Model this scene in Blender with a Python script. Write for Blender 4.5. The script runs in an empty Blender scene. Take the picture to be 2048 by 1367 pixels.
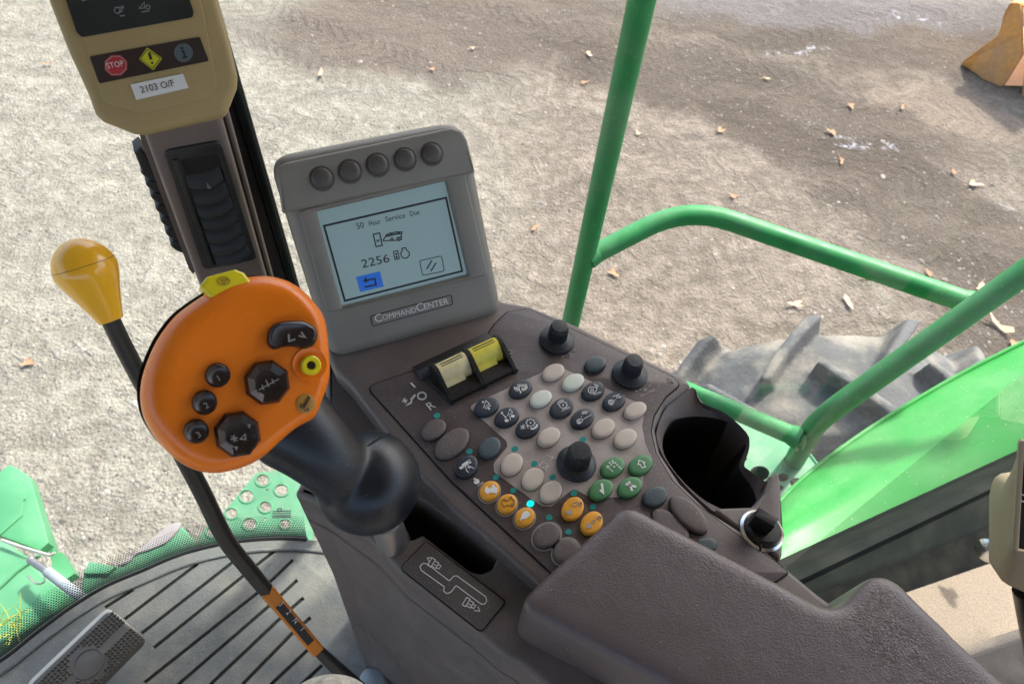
import bpy, bmesh, math, random
from mathutils import Vector, Matrix, noise
from mathutils.geometry import tessellate_polygon
R = math.radians
random.seed(7)
S = bpy.context.scene
COL = S.collection

# ------------------------------------------------------------------ camera
CX, CY, F = 1024.0, 683.5, 1365.0
CAM = Vector((0, 0, 3.15))
_d = Vector((914 - CX, -(1674 - CY), -F)).normalized()
ZC = -_d
_f = Vector((0, 0, -1)); YC = (_f - ZC * _f.dot(ZC)).normalized(); XC = YC.cross(ZC)
MR = Matrix((XC, YC, ZC))                     # camera space -> world
CR, CU, CB = MR @ Vector((1, 0, 0)), MR @ Vector((0, 1, 0)), MR @ Vector((0, 0, 1))   # camera right, up, back in the world
cd = bpy.data.cameras.new('camera'); cam = bpy.data.objects.new('camera', cd); COL.objects.link(cam)
cam.matrix_world = Matrix.Translation(CAM) @ MR.to_4x4()
cd.sensor_width = 36; cd.lens = F / 2048 * 36; cd.clip_start = .02; cd.clip_end = 500
S.camera = cam
cd.dof.use_dof = True; cd.dof.focus_distance = .56; cd.dof.aperture_fstop = 16

# ------------------------------------------------------------------ world and sun
SUN_AZ, SUN_EL = 32, 52                       # azimuth clockwise from +Y
w = bpy.data.worlds.new('World'); S.world = w; w.use_nodes = True
nt = w.node_tree; bg = nt.nodes['Background']
sky = nt.nodes.new('ShaderNodeTexSky'); sky.sky_type = 'NISHITA'; sky.sun_disc = False
sky.sun_elevation = R(SUN_EL); sky.sun_rotation = R(SUN_AZ); sky.dust_density = 4.0; sky.air_density = 1.0; sky.ozone_density = .6
nt.links.new(sky.outputs[0], bg.inputs[0]); bg.inputs[1].default_value = .15
sl = bpy.data.lights.new('sun', 'SUN'); sl.energy = 2.2; sl.angle = R(4); sl.color = (1, .95, .88)
so = bpy.data.objects.new('sun', sl); COL.objects.link(so)
sd = Vector((math.sin(R(SUN_AZ)) * math.cos(R(SUN_EL)), math.cos(R(SUN_AZ)) * math.cos(R(SUN_EL)), math.sin(R(SUN_EL))))
so.rotation_euler = sd.to_track_quat('Z', 'Y').to_euler(); so.location = sd * 20
vs = S.view_settings; vs.view_transform = 'Standard'; vs.look = 'None'; vs.exposure = 1.58; vs.gamma = 1
S.render.engine = 'CYCLES'

# ------------------------------------------------------------------ placing helpers
def ray(x, y): return MR @ Vector(((x - CX) / F, -(y - CY) / F, -1))
def onz(x, y, z):
    r = ray(x, y); return CAM + r * ((z - CAM.z) / r.z)
def atd(x, y, d): return CAM + ray(x, y) * d
class Frame:
    def __init__(s, o, u, v):
        s.o = Vector(o); s.u = Vector(u).normalized(); s.v = Vector(v).normalized(); s.n = s.u.cross(s.v).normalized(); s.v = s.n.cross(s.u)
    def px(s, x, y, h=0.0):
        r = ray(x, y); p = s.o + s.n * h
        q = CAM + r * ((p - CAM).dot(s.n) / r.dot(s.n)) - s.o
        return Vector((q.dot(s.u), q.dot(s.v)))
    def w(s, uv, h=0.0): return s.o + s.u * uv[0] + s.v * uv[1] + s.n * h
    def pxs(s, pts, h=0.0): return [s.px(p[0], p[1], h) for p in pts]
def flat(z): return Frame((0, 0, z), (1, 0, 0), (0, 1, 0))
def Z(ox, oy, k): return lambda x, y: (ox + x / k, oy + y / k)

def rnd(pts, r, n=6):
    """round the corners of a closed polygon; r a number or one per corner"""
    out = []; N = len(pts)
    for i in range(N):
        p = Vector(pts[i][:2]); a = Vector(pts[i - 1][:2]) - p; b = Vector(pts[(i + 1) % N][:2]) - p
        rr = r[i] if isinstance(r, (list, tuple)) else r
        if rr <= 0: out.append(p); continue
        la, lb = a.length, b.length; a.normalize(); b.normalize()
        ang = a.angle(b, math.pi) / 2
        t = min(rr / max(math.tan(ang), .05), la * .48, lb * .48)
        p0, p2 = p + a * t, p + b * t
        for k in range(n + 1):
            s = k / n; out.append(p0 * (1 - s) ** 2 + p * 2 * s * (1 - s) + p2 * s * s)
    return out
def spl(pts, n=6, closed=True):
    P = [Vector(p) for p in pts]; N = len(P); out = []
    for i in range(N if closed else N - 1):
        if closed: a, b, c, d = P[i - 1], P[i], P[(i + 1) % N], P[(i + 2) % N]
        else: a, b, c, d = P[max(i - 1, 0)], P[i], P[i + 1], P[min(i + 2, N - 1)]
        for k in range(n):
            t = k / n
            out.append(.5 * ((2 * b) + (c - a) * t + (2 * a - 5 * b + 4 * c - d) * t * t + (-a + 3 * b - 3 * c + d) * t ** 3))
    if not closed: out.append(P[-1])
    return out
def ell(cx, cy, a, b, ang=0, n=32):
    c, s = math.cos(R(ang)), -math.sin(R(ang))
    return [Vector((cx + a * math.cos(t) * c - b * math.sin(t) * s, cy + a * math.cos(t) * s + b * math.sin(t) * c)) for t in [2 * math.pi * k / n for k in range(n)]]
def area(p): return .5 * sum(p[i - 1][0] * p[i][1] - p[i][0] * p[i - 1][1] for i in range(len(p)))
def inset(p, d):
    """move a counter-clockwise loop inwards by d"""
    N = len(p); out = []
    for i in range(N):
        a = p[i] - p[i - 1]; b = p[(i + 1) % N] - p[i]
        if a.length < 1e-9 or b.length < 1e-9: a = b = (p[(i + 1) % N] - p[i - 2])
        na = Vector((-a.y, a.x)).normalized(); nb = Vector((-b.y, b.x)).normalized()
        m = na + nb
        if m.length < .3: m = na
        m = m.normalized(); k = max(m.dot(na), .5)
        out.append(p[i] + m * (d / k))
    return out

def resamp(l, n_=48):
    L0 = [0]
    for i in range(len(l)): L0.append(L0[-1] + (l[(i + 1) % len(l)] - l[i]).length)
    out = []; i = 0
    for k in range(n_):
        s_ = L0[-1] * k / n_
        while i < len(l) - 1 and L0[i + 1] <= s_: i += 1
        out.append(l[i].lerp(l[(i + 1) % len(l)], (s_ - L0[i]) / max(L0[i + 1] - L0[i], 1e-9)))
    return out
def insets(p, ds):
    """loops inset by each of ds (increasing), smoothed as they shrink so they never cross"""
    out = []; cur = [Vector(q) for q in p]; d0 = 0
    for d in ds:
        while d0 < d - 1e-9:
            st = min(.0012, d - d0); cur = inset(cur, st); N = len(cur)
            for _ in range(2): cur = [cur[i] * .5 + (cur[i - 1] + cur[(i + 1) % N]) * .25 for i in range(N)]
            d0 += st
        out.append(list(cur))
    return out

# ------------------------------------------------------------------ objects
def link(name, me, m, parent=None, **kw):
    o = bpy.data.objects.new(name, me); COL.objects.link(o)
    if m is not None:
        for mm in (m if isinstance(m, (list, tuple)) else [m]): me.materials.append(mm)
    if parent is not None:
        o.parent = parent
        lw = Matrix.Identity(4); q = parent
        while q is not None: lw = q.matrix_basis.copy() if q.parent is None else lw; q = q.parent
        if parent.parent is None: o.matrix_parent_inverse = parent.matrix_basis.inverted()
    for k, v in kw.items(): o[k] = v
    return o
def thing(name, label, cat, loc, group=None):
    o = bpy.data.objects.new(name, None); COL.objects.link(o); o.location = loc; o.empty_display_size = .05
    o['label'] = label; o['category'] = cat
    if group: o['group'] = group
    return o
def fin(bm, name, smooth=40, flip=False):
    bmesh.ops.remove_doubles(bm, verts=bm.verts, dist=1e-6)
    bmesh.ops.recalc_face_normals(bm, faces=bm.faces)
    me = bpy.data.meshes.new(name); bm.to_mesh(me); bm.free()
    for p in me.polygons: p.use_smooth = True
    me.set_sharp_from_angle(angle=R(smooth))
    return me
def soften(o, voxel, it):
    """fuse a mesh's pieces into one skin and round it off"""
    m = o.modifiers.new('r', 'REMESH'); m.mode = 'VOXEL'; m.voxel_size = voxel; m.use_smooth_shade = True
    m = o.modifiers.new('s', 'SMOOTH'); m.factor = .5; m.iterations = it
    return o
def ring(bm, pts): return [bm.verts.new(p) for p in pts]
def bridge(bm, a, b, closed=True):
    n = len(a)
    for i in range(n if closed else n - 1):
        j = (i + 1) % n
        try: bm.faces.new((a[i], a[j], b[j], b[i]))
        except ValueError: pass
def cap(bm, loops):
    """fill loops (outer first, then holes) of bmverts lying in one plane"""
    tris = tessellate_polygon([[v.co for v in l] for l in loops]); flatv = [v for l in loops for v in l]
    for t in tris:
        try: bm.faces.new([flatv[i] for i in t])
        except ValueError: pass
def prism_bm(bm, fr, outer, h0, h1, bev=0.0, holes=(), seg=3, bottom=True, hbev=None, botbev=0.0):
    outer = [Vector(p[:2]) for p in outer]
    if area(outer) < 0: outer.reverse()
    hs = []
    for h in holes:
        h = [Vector(p[:2]) for p in h]
        if area(h) < 0: h.reverse()
        hs.append(h)
    if hbev is None: hbev = bev
    def side(loop, sign, b):
        prof = []
        if botbev:
            for k in range(seg): t = math.pi / 2 * k / seg; prof.append((botbev * (1 - math.sin(t)), h0 + botbev * (1 - math.cos(t))))
            prof.append((0, h0 + botbev))
        else: prof.append((0, h0))
        if b:
            for k in range(seg + 1): t = math.pi / 2 * k / seg; prof.append((b * (1 - math.cos(t)), h1 - b + b * math.sin(t)))
        else: prof.append((0, h1))
        rings = [ring(bm, [fr.w(p, h) for p in (inset(loop, sign * d) if d else loop)]) for d, h in prof]
        for a, c in zip(rings, rings[1:]): bridge(bm, a, c)
        return rings[0], rings[-1]
    L = [side(outer, 1, bev)] + [side(h, -1, hbev) for h in hs]
    cap(bm, [l[1] for l in L])
    if bottom: cap(bm, [l[0] for l in L])
def prism(name, fr, outer, h0, h1, m, parent=None, bev=0.0, holes=(), smooth=40, **kw):
    bm = bmesh.new(); p = {k: kw.pop(k) for k in ('seg', 'bottom', 'hbev', 'botbev') if k in kw}
    prism_bm(bm, fr, outer, h0, h1, bev, holes, **p)
    return link(name, fin(bm, name, smooth), m, parent, **kw)
def tube_bm(bm, pts, rads, n=16, caps=True, sub=0):
    P = [Vector(p) for p in pts]
    rads = [rads] * len(P) if isinstance(rads, (int, float)) else list(rads)
    if sub:
        Q = [Vector((*p, r)) for p, r in zip(P, rads)]; Q = spl(Q, sub, False); P = [q.to_3d() for q in Q]; rads = [q[3] for q in Q]
    up = None; rings = []
    for i, p in enumerate(P):
        t = (P[min(i + 1, len(P) - 1)] - P[max(i - 1, 0)]).normalized()
        if up is None: up = t.orthogonal().normalized()
        up = (up - t * up.dot(t)).normalized(); sd_ = t.cross(up)
        rings.append(ring(bm, [p + (up * math.cos(a) + sd_ * math.sin(a)) * rads[i] for a in [2 * math.pi * k / n for k in range(n)]]))
    for a, b in zip(rings, rings[1:]): bridge(bm, a, b)
    if caps: bm.faces.new(rings[0]); bm.faces.new(rings[-1])
def tube(name, pts, rads, m, parent=None, n=16, sub=0, smooth=45, **kw):
    bm = bmesh.new(); tube_bm(bm, pts, rads, n, True, sub); return link(name, fin(bm, name, smooth), m, parent, **kw)
def lathe_bm(bm, o, axis, prof, n=40, ridges=0, rdepth=0, rz=(0, 0)):
    axis = Vector(axis).normalized(); u = axis.orthogonal().normalized(); v = axis.cross(u); rings = []
    for r, h in prof:
        pts = []
        for k in range(n):
            rr = r
            if ridges and rz[0] <= h <= rz[1]: rr = r - (rdepth if k % 2 else 0)
            a = 2 * math.pi * k / n; pts.append(Vector(o) + axis * h + (u * math.cos(a) + v * math.sin(a)) * max(rr, 1e-5))
        rings.append(ring(bm, pts))
    for a, b in zip(rings, rings[1:]): bridge(bm, a, b)
    bm.faces.new(rings[0]); bm.faces.new(rings[-1])
def lathe(name, o, axis, prof, m, parent=None, n=40, smooth=35, ridges=0, rdepth=0, rz=(0, 0), **kw):
    bm = bmesh.new(); lathe_bm(bm, o, axis, prof, n, ridges, rdepth, rz); return link(name, fin(bm, name, smooth), m, parent, **kw)
def loft(name, rings_, m, parent=None, capend=False, closed=True, smooth=50, **kw):
    bm = bmesh.new(); rs = [ring(bm, r) for r in rings_]
    for a, b in zip(rs, rs[1:]): bridge(bm, a, b, closed)
    if capend: cap(bm, [rs[-1]])
    return link(name, fin(bm, name, smooth), m, parent, **kw)
def ribbons(name, fr, strokes, width, h, m, parent, polys=(), thick=.0003, **kw):
    """thin printed lines: strokes are (closed, [uv...]) lists already in the frame"""
    bm = bmesh.new()
    for closed, pts in strokes:
        pts = [Vector(p) for p in pts]; N = len(pts); hw = width / 2; A = []; B = []
        for i in range(N):
            if closed: a, b = pts[i] - pts[i - 1], pts[(i + 1) % N] - pts[i]
            else:
                a = pts[i] - pts[i - 1] if i else pts[1] - pts[0]; b = pts[i + 1] - pts[i] if i < N - 1 else a
            if a.length < 1e-9: a = b
            if b.length < 1e-9: b = a
            na = Vector((-a.y, a.x)).normalized(); nb = Vector((-b.y, b.x)).normalized(); mm = na + nb
            mm = na if mm.length < .3 else mm.normalized(); k = max(mm.dot(na), .5)
            A.append(pts[i] + mm * hw / k); B.append(pts[i] - mm * hw / k)
        ra = ring(bm, [fr.w(p, h + thick) for p in A]); rb = ring(bm, [fr.w(p, h + thick) for p in B])
        ra0 = ring(bm, [fr.w(p, h - .0004) for p in A]); rb0 = ring(bm, [fr.w(p, h - .0004) for p in B])
        bridge(bm, ra, rb, closed); bridge(bm, ra0, ra, closed); bridge(bm, rb, rb0, closed)
    for pl in polys: prism_bm(bm, fr, pl, h - .0004, h + thick, 0, bottom=False)
    return link(name, fin(bm, name, 30), m, parent, **kw)
def text_mesh(body):
    c = bpy.data.curves.new('t', 'FONT'); c.body = body; c.align_x = 'LEFT'; c.resolution_u = 3
    o = bpy.data.objects.new('t', c); COL.objects.link(o)
    dg = bpy.context.evaluated_depsgraph_get(); me = bpy.data.meshes.new_from_object(o.evaluated_get(dg))
    COL.objects.unlink(o); bpy.data.objects.remove(o); return me
def writing(name, fr, body, p0, p1, h, m, parent, aspect=None, slant=0.0, hpx=None, fit=False, **kw):
    """writing whose baseline runs from pixel p0 to p1 on the frame raised by h"""
    a, b = fr.px(*p0, h), fr.px(*p1, h); me = text_mesh(body)
    xs = [v.co.x for v in me.vertices]; x0, x1 = min(xs), max(xs)
    k = (b - a).length / (x1 - x0)
    kf = k
    if hpx: k = hpx * (fr.w(a, h) - CAM).length / F / .69
    d = (b - a).normalized(); q = Vector((-d.y, d.x)); ky = k * (aspect or 1)
    if hpx and fit: k = kf
    for v in me.vertices:
        x, y = (v.co.x - x0) * k, v.co.y * ky; v.co = fr.w(a + d * (x + slant * y) + q * y, h + .0004)
    return link(name, me, m, parent, **kw)

# ------------------------------------------------------------------ materials
def nodes(m): m.use_nodes = True; return m.node_tree, m.node_tree.nodes, m.node_tree.links
def mat(name, col, rough=.5, metal=0, var=.12, vscale=30, bump=0, bscale=400, specks=0, speckcol=(.42, .40, .37), spscale=900, spec=.5, coat=0, dirt=0, dirtcol=(.3, .27, .22), dscale=12, sheen=0):
    m = bpy.data.materials.new(name); t, N, L = nodes(m); b = N['Principled BSDF']
    tc = N.new('ShaderNodeTexCoord'); co = tc.outputs['Object']
    b.inputs['Roughness'].default_value = rough; b.inputs['Metallic'].default_value = metal
    b.inputs['Specular IOR Level'].default_value = spec; b.inputs['Coat Weight'].default_value = coat; b.inputs['Sheen Weight'].default_value = sheen
    n1 = N.new('ShaderNodeTexNoise'); n1.inputs['Scale'].default_value = vscale; n1.inputs['Detail'].default_value = 5; L.new(co, n1.inputs['Vector'])
    mr = N.new('ShaderNodeMapRange'); mr.inputs[1].default_value = .3; mr.inputs[2].default_value = .7; mr.inputs[3].default_value = 1 - var; mr.inputs[4].default_value = 1 + var; L.new(n1.outputs[0], mr.inputs[0])
    mx = N.new('ShaderNodeVectorMath'); mx.operation = 'SCALE'; mx.inputs[0].default_value = col; L.new(mr.outputs[0], mx.inputs['Scale']); out = mx.outputs[0]
    def over(out, fac, c):
        g = N.new('ShaderNodeMix'); g.data_type = 'RGBA'; L.new(fac, g.inputs[0]); L.new(out, g.inputs[6]); g.inputs[7].default_value = (*c, 1); return g.outputs[2]
    if dirt:
        n2 = N.new('ShaderNodeTexNoise'); n2.inputs['Scale'].default_value = dscale; n2.inputs['Detail'].default_value = 8; n2.inputs['Roughness'].default_value = .65; L.new(co, n2.inputs['Vector'])
        r2 = N.new('ShaderNodeMapRange'); r2.inputs[1].default_value = .45; r2.inputs[2].default_value = .75; r2.inputs[4].default_value = dirt; L.new(n2.outputs[0], r2.inputs[0]); out = over(out, r2.outputs[0], dirtcol)
    if specks:
        vo = N.new('ShaderNodeTexVoronoi'); vo.inputs['Scale'].default_value = spscale * 1.9; vo.inputs['Randomness'].default_value = 1; L.new(co, vo.inputs['Vector'])
        n3 = N.new('ShaderNodeTexWhiteNoise'); L.new(vo.outputs['Color'], n3.inputs['Vector'])
        a = N.new('ShaderNodeMath'); a.operation = 'LESS_THAN'; L.new(n3.outputs['Value'], a.inputs[0]); a.inputs[1].default_value = specks * .8
        c = N.new('ShaderNodeMath'); c.operation = 'LESS_THAN'; L.new(vo.outputs['Distance'], c.inputs[0]); c.inputs[1].default_value = .26
        d = N.new('ShaderNodeMath'); d.operation = 'MULTIPLY'; L.new(a.outputs[0], d.inputs[0]); L.new(c.outputs[0], d.inputs[1]); out = over(out, d.outputs[0], speckcol)
    L.new(out, b.inputs['Base Color'])
    if bump:
        n4 = N.new('ShaderNodeTexNoise'); n4.inputs['Scale'].default_value = bscale; n4.inputs['Detail'].default_value = 3; L.new(co, n4.inputs['Vector'])
        bp = N.new('ShaderNodeBump'); bp.inputs['Strength'].default_value = bump; bp.inputs['Distance'].default_value = .6 / bscale; L.new(n4.outputs[0], bp.inputs['Height']); L.new(bp.outputs[0], b.inputs['Normal'])
    rr = N.new('ShaderNodeMapRange'); rr.inputs[1].default_value = .3; rr.inputs[2].default_value = .7; rr.inputs[3].default_value = max(rough - .07, 0); rr.inputs[4].default_value = min(rough + .1, 1); L.new(n1.outputs[0], rr.inputs[0]); L.new(rr.outputs[0], b.inputs['Roughness'])
    return m
M = {}
M['console'] = mat('taupe console plastic', (.125, .103, .096), .40, bump=.35, bscale=1500, specks=.07, spscale=700, dirt=.25, dirtcol=(.16, .14, .115), dscale=18)
M['panel'] = mat('brown membrane panel', (.098, .078, .078), .38, bump=.2, bscale=1800, specks=.12, spscale=650, dirt=.25, dirtcol=(.16, .14, .12), dscale=25)
M['field'] = mat('light taupe membrane', (.42, .37, .35), .42, bump=.15, bscale=1800, specks=.05, spscale=700, dirt=.45, dirtcol=(.13, .10, .08), dscale=45)
M['plate'] = mat('dark plate plastic', (.088, .074, .070), .42, bump=.2, bscale=1500, specks=.12, spscale=650)
M['beige'] = mat('beige button rubber', (.58, .50, .42), .55, bump=.3, bscale=2500, var=.06, dirt=.15, dirtcol=(.2, .17, .13), dscale=120)
M['mint'] = mat('pale mint button rubber', (.62, .66, .56), .45, bump=.2, bscale=2500, var=.05)
M['navy'] = mat('dark navy button rubber', (.030, .038, .052), .38, bump=.2, bscale=2500, specks=.05, spscale=900)
M['teal'] = mat('dark teal button rubber', (.055, .08, .09), .45, bump=.2, bscale=2500, specks=.08, spscale=900)
M['brownb'] = mat('brown button rubber', (.12, .098, .092), .5, bump=.4, bscale=2200, specks=.15, spscale=700)
M['green'] = mat('green button rubber', (.075, .24, .095), .42, bump=.2, bscale=2500, specks=.04, spscale=900)
M['amber'] = mat('amber button rubber', (.80, .36, .03), .42, bump=.15, bscale=2500, specks=.03, spscale=900, var=.08)
M['white'] = mat('white print', (.75, .75, .73), .5, var=.03)
M['halo'] = mat('pale ring print', (.36, .33, .30), .5, var=.1)
M['black'] = mat('black plastic', (.012, .012, .013), .38, bump=.2, bscale=1200, specks=.03, spscale=800)
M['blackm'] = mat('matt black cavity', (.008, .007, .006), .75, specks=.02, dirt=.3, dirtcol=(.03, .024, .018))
M['knob'] = mat('knob black', (.017, .02, .025), .42, bump=.2, bscale=1500, specks=.06, spscale=900)
M['groove'] = mat('dark groove', (.006, .005, .005), .8)
M['ink'] = mat('black ink', (.012, .014, .018), .5)
M['inkdim'] = mat('olive ink', (.25, .14, .03), .5)
M['tealdot'] = mat('teal lens', (.02, .30, .28), .3)
M['housing'] = mat('grey taupe monitor plastic', (.215, .198, .170), .42, bump=.3, bscale=1600, specks=.02, spscale=700, var=.05)
M['hbtn'] = mat('dark brown monitor button', (.085, .072, .066), .38, bump=.2, bscale=2000)
M['orange'] = mat('orange grip paint', (.88, .20, .006), .27, var=.07, bump=.12, bscale=1800, specks=.012, spscale=600, dirt=.12, dirtcol=(.45, .16, .03), dscale=30)
M['shell'] = mat('dark grip shell', (.06, .055, .05), .5)
M['grip'] = mat('black soft rubber', (.007, .010, .016), .34, bump=.12, bscale=1500, specks=.012, spscale=800, spec=.5)
M['yellow'] = mat('yellow plastic', (.75, .62, .01), .25, var=.05, coat=.4)
M['yelrock'] = mat('yellow rocker plastic', (.78, .68, .08), .4, dirt=.3, dirtcol=(.35, .3, .1), dscale=90)
M['cream'] = mat('cream rocker plastic', (.80, .70, .38), .4, dirt=.3, dirtcol=(.35, .3, .15), dscale=90)
M['knoby'] = mat('glossy amber knob', (1.0, .50, .02), .25, var=.02, coat=.5)
M['darkbtn'] = mat('dark brown gloss button', (.022, .013, .011), .2, var=.05)
M['brass'] = mat('amber icon button', (.42, .21, .03), .35)
M['rod'] = mat('black lever rod', (.022, .022, .02), .38, dirt=.3, dirtcol=(.07, .065, .05))
M['dimsym'] = mat('worn grey symbol', (.26, .25, .24), .5)
M['labelo'] = mat('orange lever label', (.72, .24, .02), .5)
M['metal'] = mat('worn steel', (.32, .31, .30), .35, metal=.8, bump=.2, bscale=600)
M['chrome'] = mat('bright bezel', (.72, .72, .7), .2, metal=1)
M['tan'] = mat('olive tan housing', (.36, .26, .11), .55, bump=.35, bscale=1200, var=.04)
M['taupe2'] = mat('vent column plastic', (.15, .115, .10), .5, bump=.4, bscale=1300, var=.05, specks=.02)
M['vent'] = mat('vent black', (.014, .015, .016), .42, dirt=.35, dirtcol=(.04, .045, .04), dscale=30)
M['seal'] = mat('pillar rubber', (.012, .016, .014), .8, spec=.12, dirt=.35, dirtcol=(.05, .055, .045), dscale=20)
M['ledge'] = mat('dusty black ledge', (.010, .011, .010), .9, spec=.1, dirt=.4, dirtcol=(.045, .045, .038), dscale=26)
M['darkpan'] = mat('dark display panel', (.016, .018, .018), .35, dirt=.2, dirtcol=(.03, .035, .03))
M['brownpan'] = mat('dark brown lamp panel', (.03, .018, .014), .4)
M['red'] = mat('red lens', (.45, .03, .04), .4)
M['ylw'] = mat('yellow lens', (.62, .58, .02), .4)
M['greylens'] = mat('grey lens', (.09, .11, .12), .4)
M['dimprint'] = mat('grey print', (.2, .22, .23), .5)
M['paper'] = mat('label paper', (.68, .67, .64), .6, var=.03)
M['mat'] = mat('grey floor rubber', (.115, .125, .118), .7, bump=.5, bscale=300, var=.3, vscale=7, dirt=.85, dirtcol=(.255, .245, .20), dscale=11, specks=.02, spscale=250)
M['matg'] = mat('mat groove', (.02, .021, .018), .8)
M['pedal'] = mat('pedal rubber', (.075, .07, .058), .38, dirt=.3, dirtcol=(.1, .09, .07), dscale=30)
M['steel'] = mat('pale steel edge', (.45, .45, .4), .45, metal=.3)
M['carpet'] = mat('beige carpet', (.25, .205, .15), .95, bump=1, bscale=700, var=.25, vscale=500, sheen=.3)
M['boxtan'] = mat('tan holder plastic', (.34, .28, .19), .55, bump=.5, bscale=1500, var=.05)
M['leafy'] = mat('dry leaf', (.36, .21, .115), .8, var=.3, vscale=60)
M['leafp'] = mat('pale dry leaf', (.46, .34, .23), .8, var=.25, vscale=60)
M['gpaint'] = mat('green tube paint', (.018, .235, .065), .5, var=.12, dirt=.5, dirtcol=(.13, .26, .16), dscale=9, specks=.02, spscale=260, speckcol=(.4, .6, .45))
M['gfade'] = mat('faded dusty green paint', (.065, .24, .125), .6, var=.15, dirt=.6, dirtcol=(.18, .26, .18), dscale=14)
M['gbright'] = mat('bright green body panel', (.035, .34, .065), .45, var=.1, vscale=4, dirt=.65, dirtcol=(.17, .43, .18), dscale=6, specks=.03, spscale=160)
M['gfeed'] = mat('green feeder paint', (.07, .27, .125), .45, var=.12, vscale=6, dirt=.5, dirtcol=(.16, .34, .21), dscale=6)
M['tyre'] = mat('dusty tyre rubber', (.085, .09, .092), .8, bump=.35, bscale=90, var=.25, vscale=14, dirt=1.0, dirtcol=(.33, .30, .24), dscale=5.5)
M['bucket'] = mat('orange bucket paint', (.62, .26, .04), .6, var=.15, bump=.3, bscale=40, dirt=.85, dirtcol=(.28, .20, .14), dscale=4)
M['duct'] = mat('grey dust crust', (.25, .24, .25), .8, var=.1, dirt=.4)
M['straw'] = mat('yellow straw', (.42, .48, .08), .6)
M['knit'] = mat('beige knit', (.62, .57, .47), .95, bump=1, bscale=260, var=.25, vscale=200, sheen=.5)
M['roof'] = mat('cab headliner', (.30, .27, .235), .9)
M['screw'] = mat('pale blue plastic', (.26, .30, .32), .4)

def emis(name, col, s, rough=.3):
    m = bpy.data.materials.new(name); t, N, L = nodes(m); b = N['Principled BSDF']
    b.inputs['Base Color'].default_value = (*[c * .5 for c in col], 1); b.inputs['Roughness'].default_value = rough
    b.inputs['Emission Color'].default_value = (*col, 1); b.inputs['Emission Strength'].default_value = s; return m
M['lcd'] = emis('lcd backlight', (.225, .33, .35), .15)
M['lcdblue'] = emis('lcd blue', (.01, .09, .40), .25)
M['ledlit'] = emis('lit teal led', (.0, .9, .75), 1.1)

def leather():
    m = mat('armrest vinyl', (.112, .088, .086), .33, var=.08, vscale=20, spec=.6, specks=.006, spscale=500); N, L = m.node_tree.nodes, m.node_tree.links
    b = N['Principled BSDF']; tc = N.new('ShaderNodeTexCoord'); nz = N.new('ShaderNodeTexNoise'); nz.inputs['Scale'].default_value = 90; nz.inputs['Detail'].default_value = 3; L.new(tc.outputs['Object'], nz.inputs['Vector'])
    mp = N.new('ShaderNodeMapping'); mp.inputs['Rotation'].default_value = (0, 0, R(25)); mp.inputs['Scale'].default_value = (1, 1.9, 1.4); L.new(tc.outputs['Object'], mp.inputs[0])
    ad = N.new('ShaderNodeVectorMath'); ad.operation = 'MULTIPLY_ADD'; L.new(nz.outputs['Color'], ad.inputs[0]); ad.inputs[1].default_value = (.030, .030, .030); L.new(mp.outputs[0], ad.inputs[2])
    v1 = N.new('ShaderNodeTexVoronoi'); v1.feature = 'DISTANCE_TO_EDGE'; v1.inputs['Scale'].default_value = 290; L.new(ad.outputs[0], v1.inputs['Vector'])
    mr = N.new('ShaderNodeMapRange'); mr.inputs[1].default_value = 0; mr.inputs[2].default_value = .24; L.new(v1.outputs[0], mr.inputs[0])
    n2 = N.new('ShaderNodeTexNoise'); n2.inputs['Scale'].default_value = 40; n2.inputs['Detail'].default_value = 4; L.new(tc.outputs['Object'], n2.inputs['Vector'])
    am = N.new('ShaderNodeMath'); am.operation = 'MULTIPLY_ADD'; L.new(n2.outputs[0], am.inputs[0]); am.inputs[1].default_value = .5; L.new(mr.outputs[0], am.inputs[2])
    bp = N.new('ShaderNodeBump'); bp.inputs['Strength'].default_value = .22; bp.inputs['Distance'].default_value = .0008; L.new(am.outputs[0], bp.inputs['Height']); L.new(bp.outputs[0], b.inputs['Normal'])
    return m
M['leather'] = leather()
def glassmat():
    m = bpy.data.materials.new('thin window glass'); t, N, L = nodes(m); N.remove(N['Principled BSDF']); o = N['Material Output']
    tr = N.new('ShaderNodeBsdfTransparent'); tr.inputs[0].default_value = (.95, .97, .96, 1); gl = N.new('ShaderNodeBsdfGlossy'); gl.inputs['Roughness'].default_value = .01
    lw = N.new('ShaderNodeLayerWeight'); lw.inputs[0].default_value = .5; pw = N.new('ShaderNodeMath'); pw.operation = 'POWER'; L.new(lw.outputs['Facing'], pw.inputs[0]); pw.inputs[1].default_value = 5; ml = N.new('ShaderNodeMath'); ml.operation = 'MULTIPLY_ADD'; L.new(pw.outputs[0], ml.inputs[0]); ml.inputs[1].default_value = .5; ml.inputs[2].default_value = .03; mx = N.new('ShaderNodeMixShader'); L.new(ml.outputs[0], mx.inputs[0]); L.new(tr.outputs[0], mx.inputs[1]); L.new(gl.outputs[0], mx.inputs[2]); L.new(mx.outputs[0], o.inputs[0]); return m
M['glass'] = glassmat()
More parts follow.
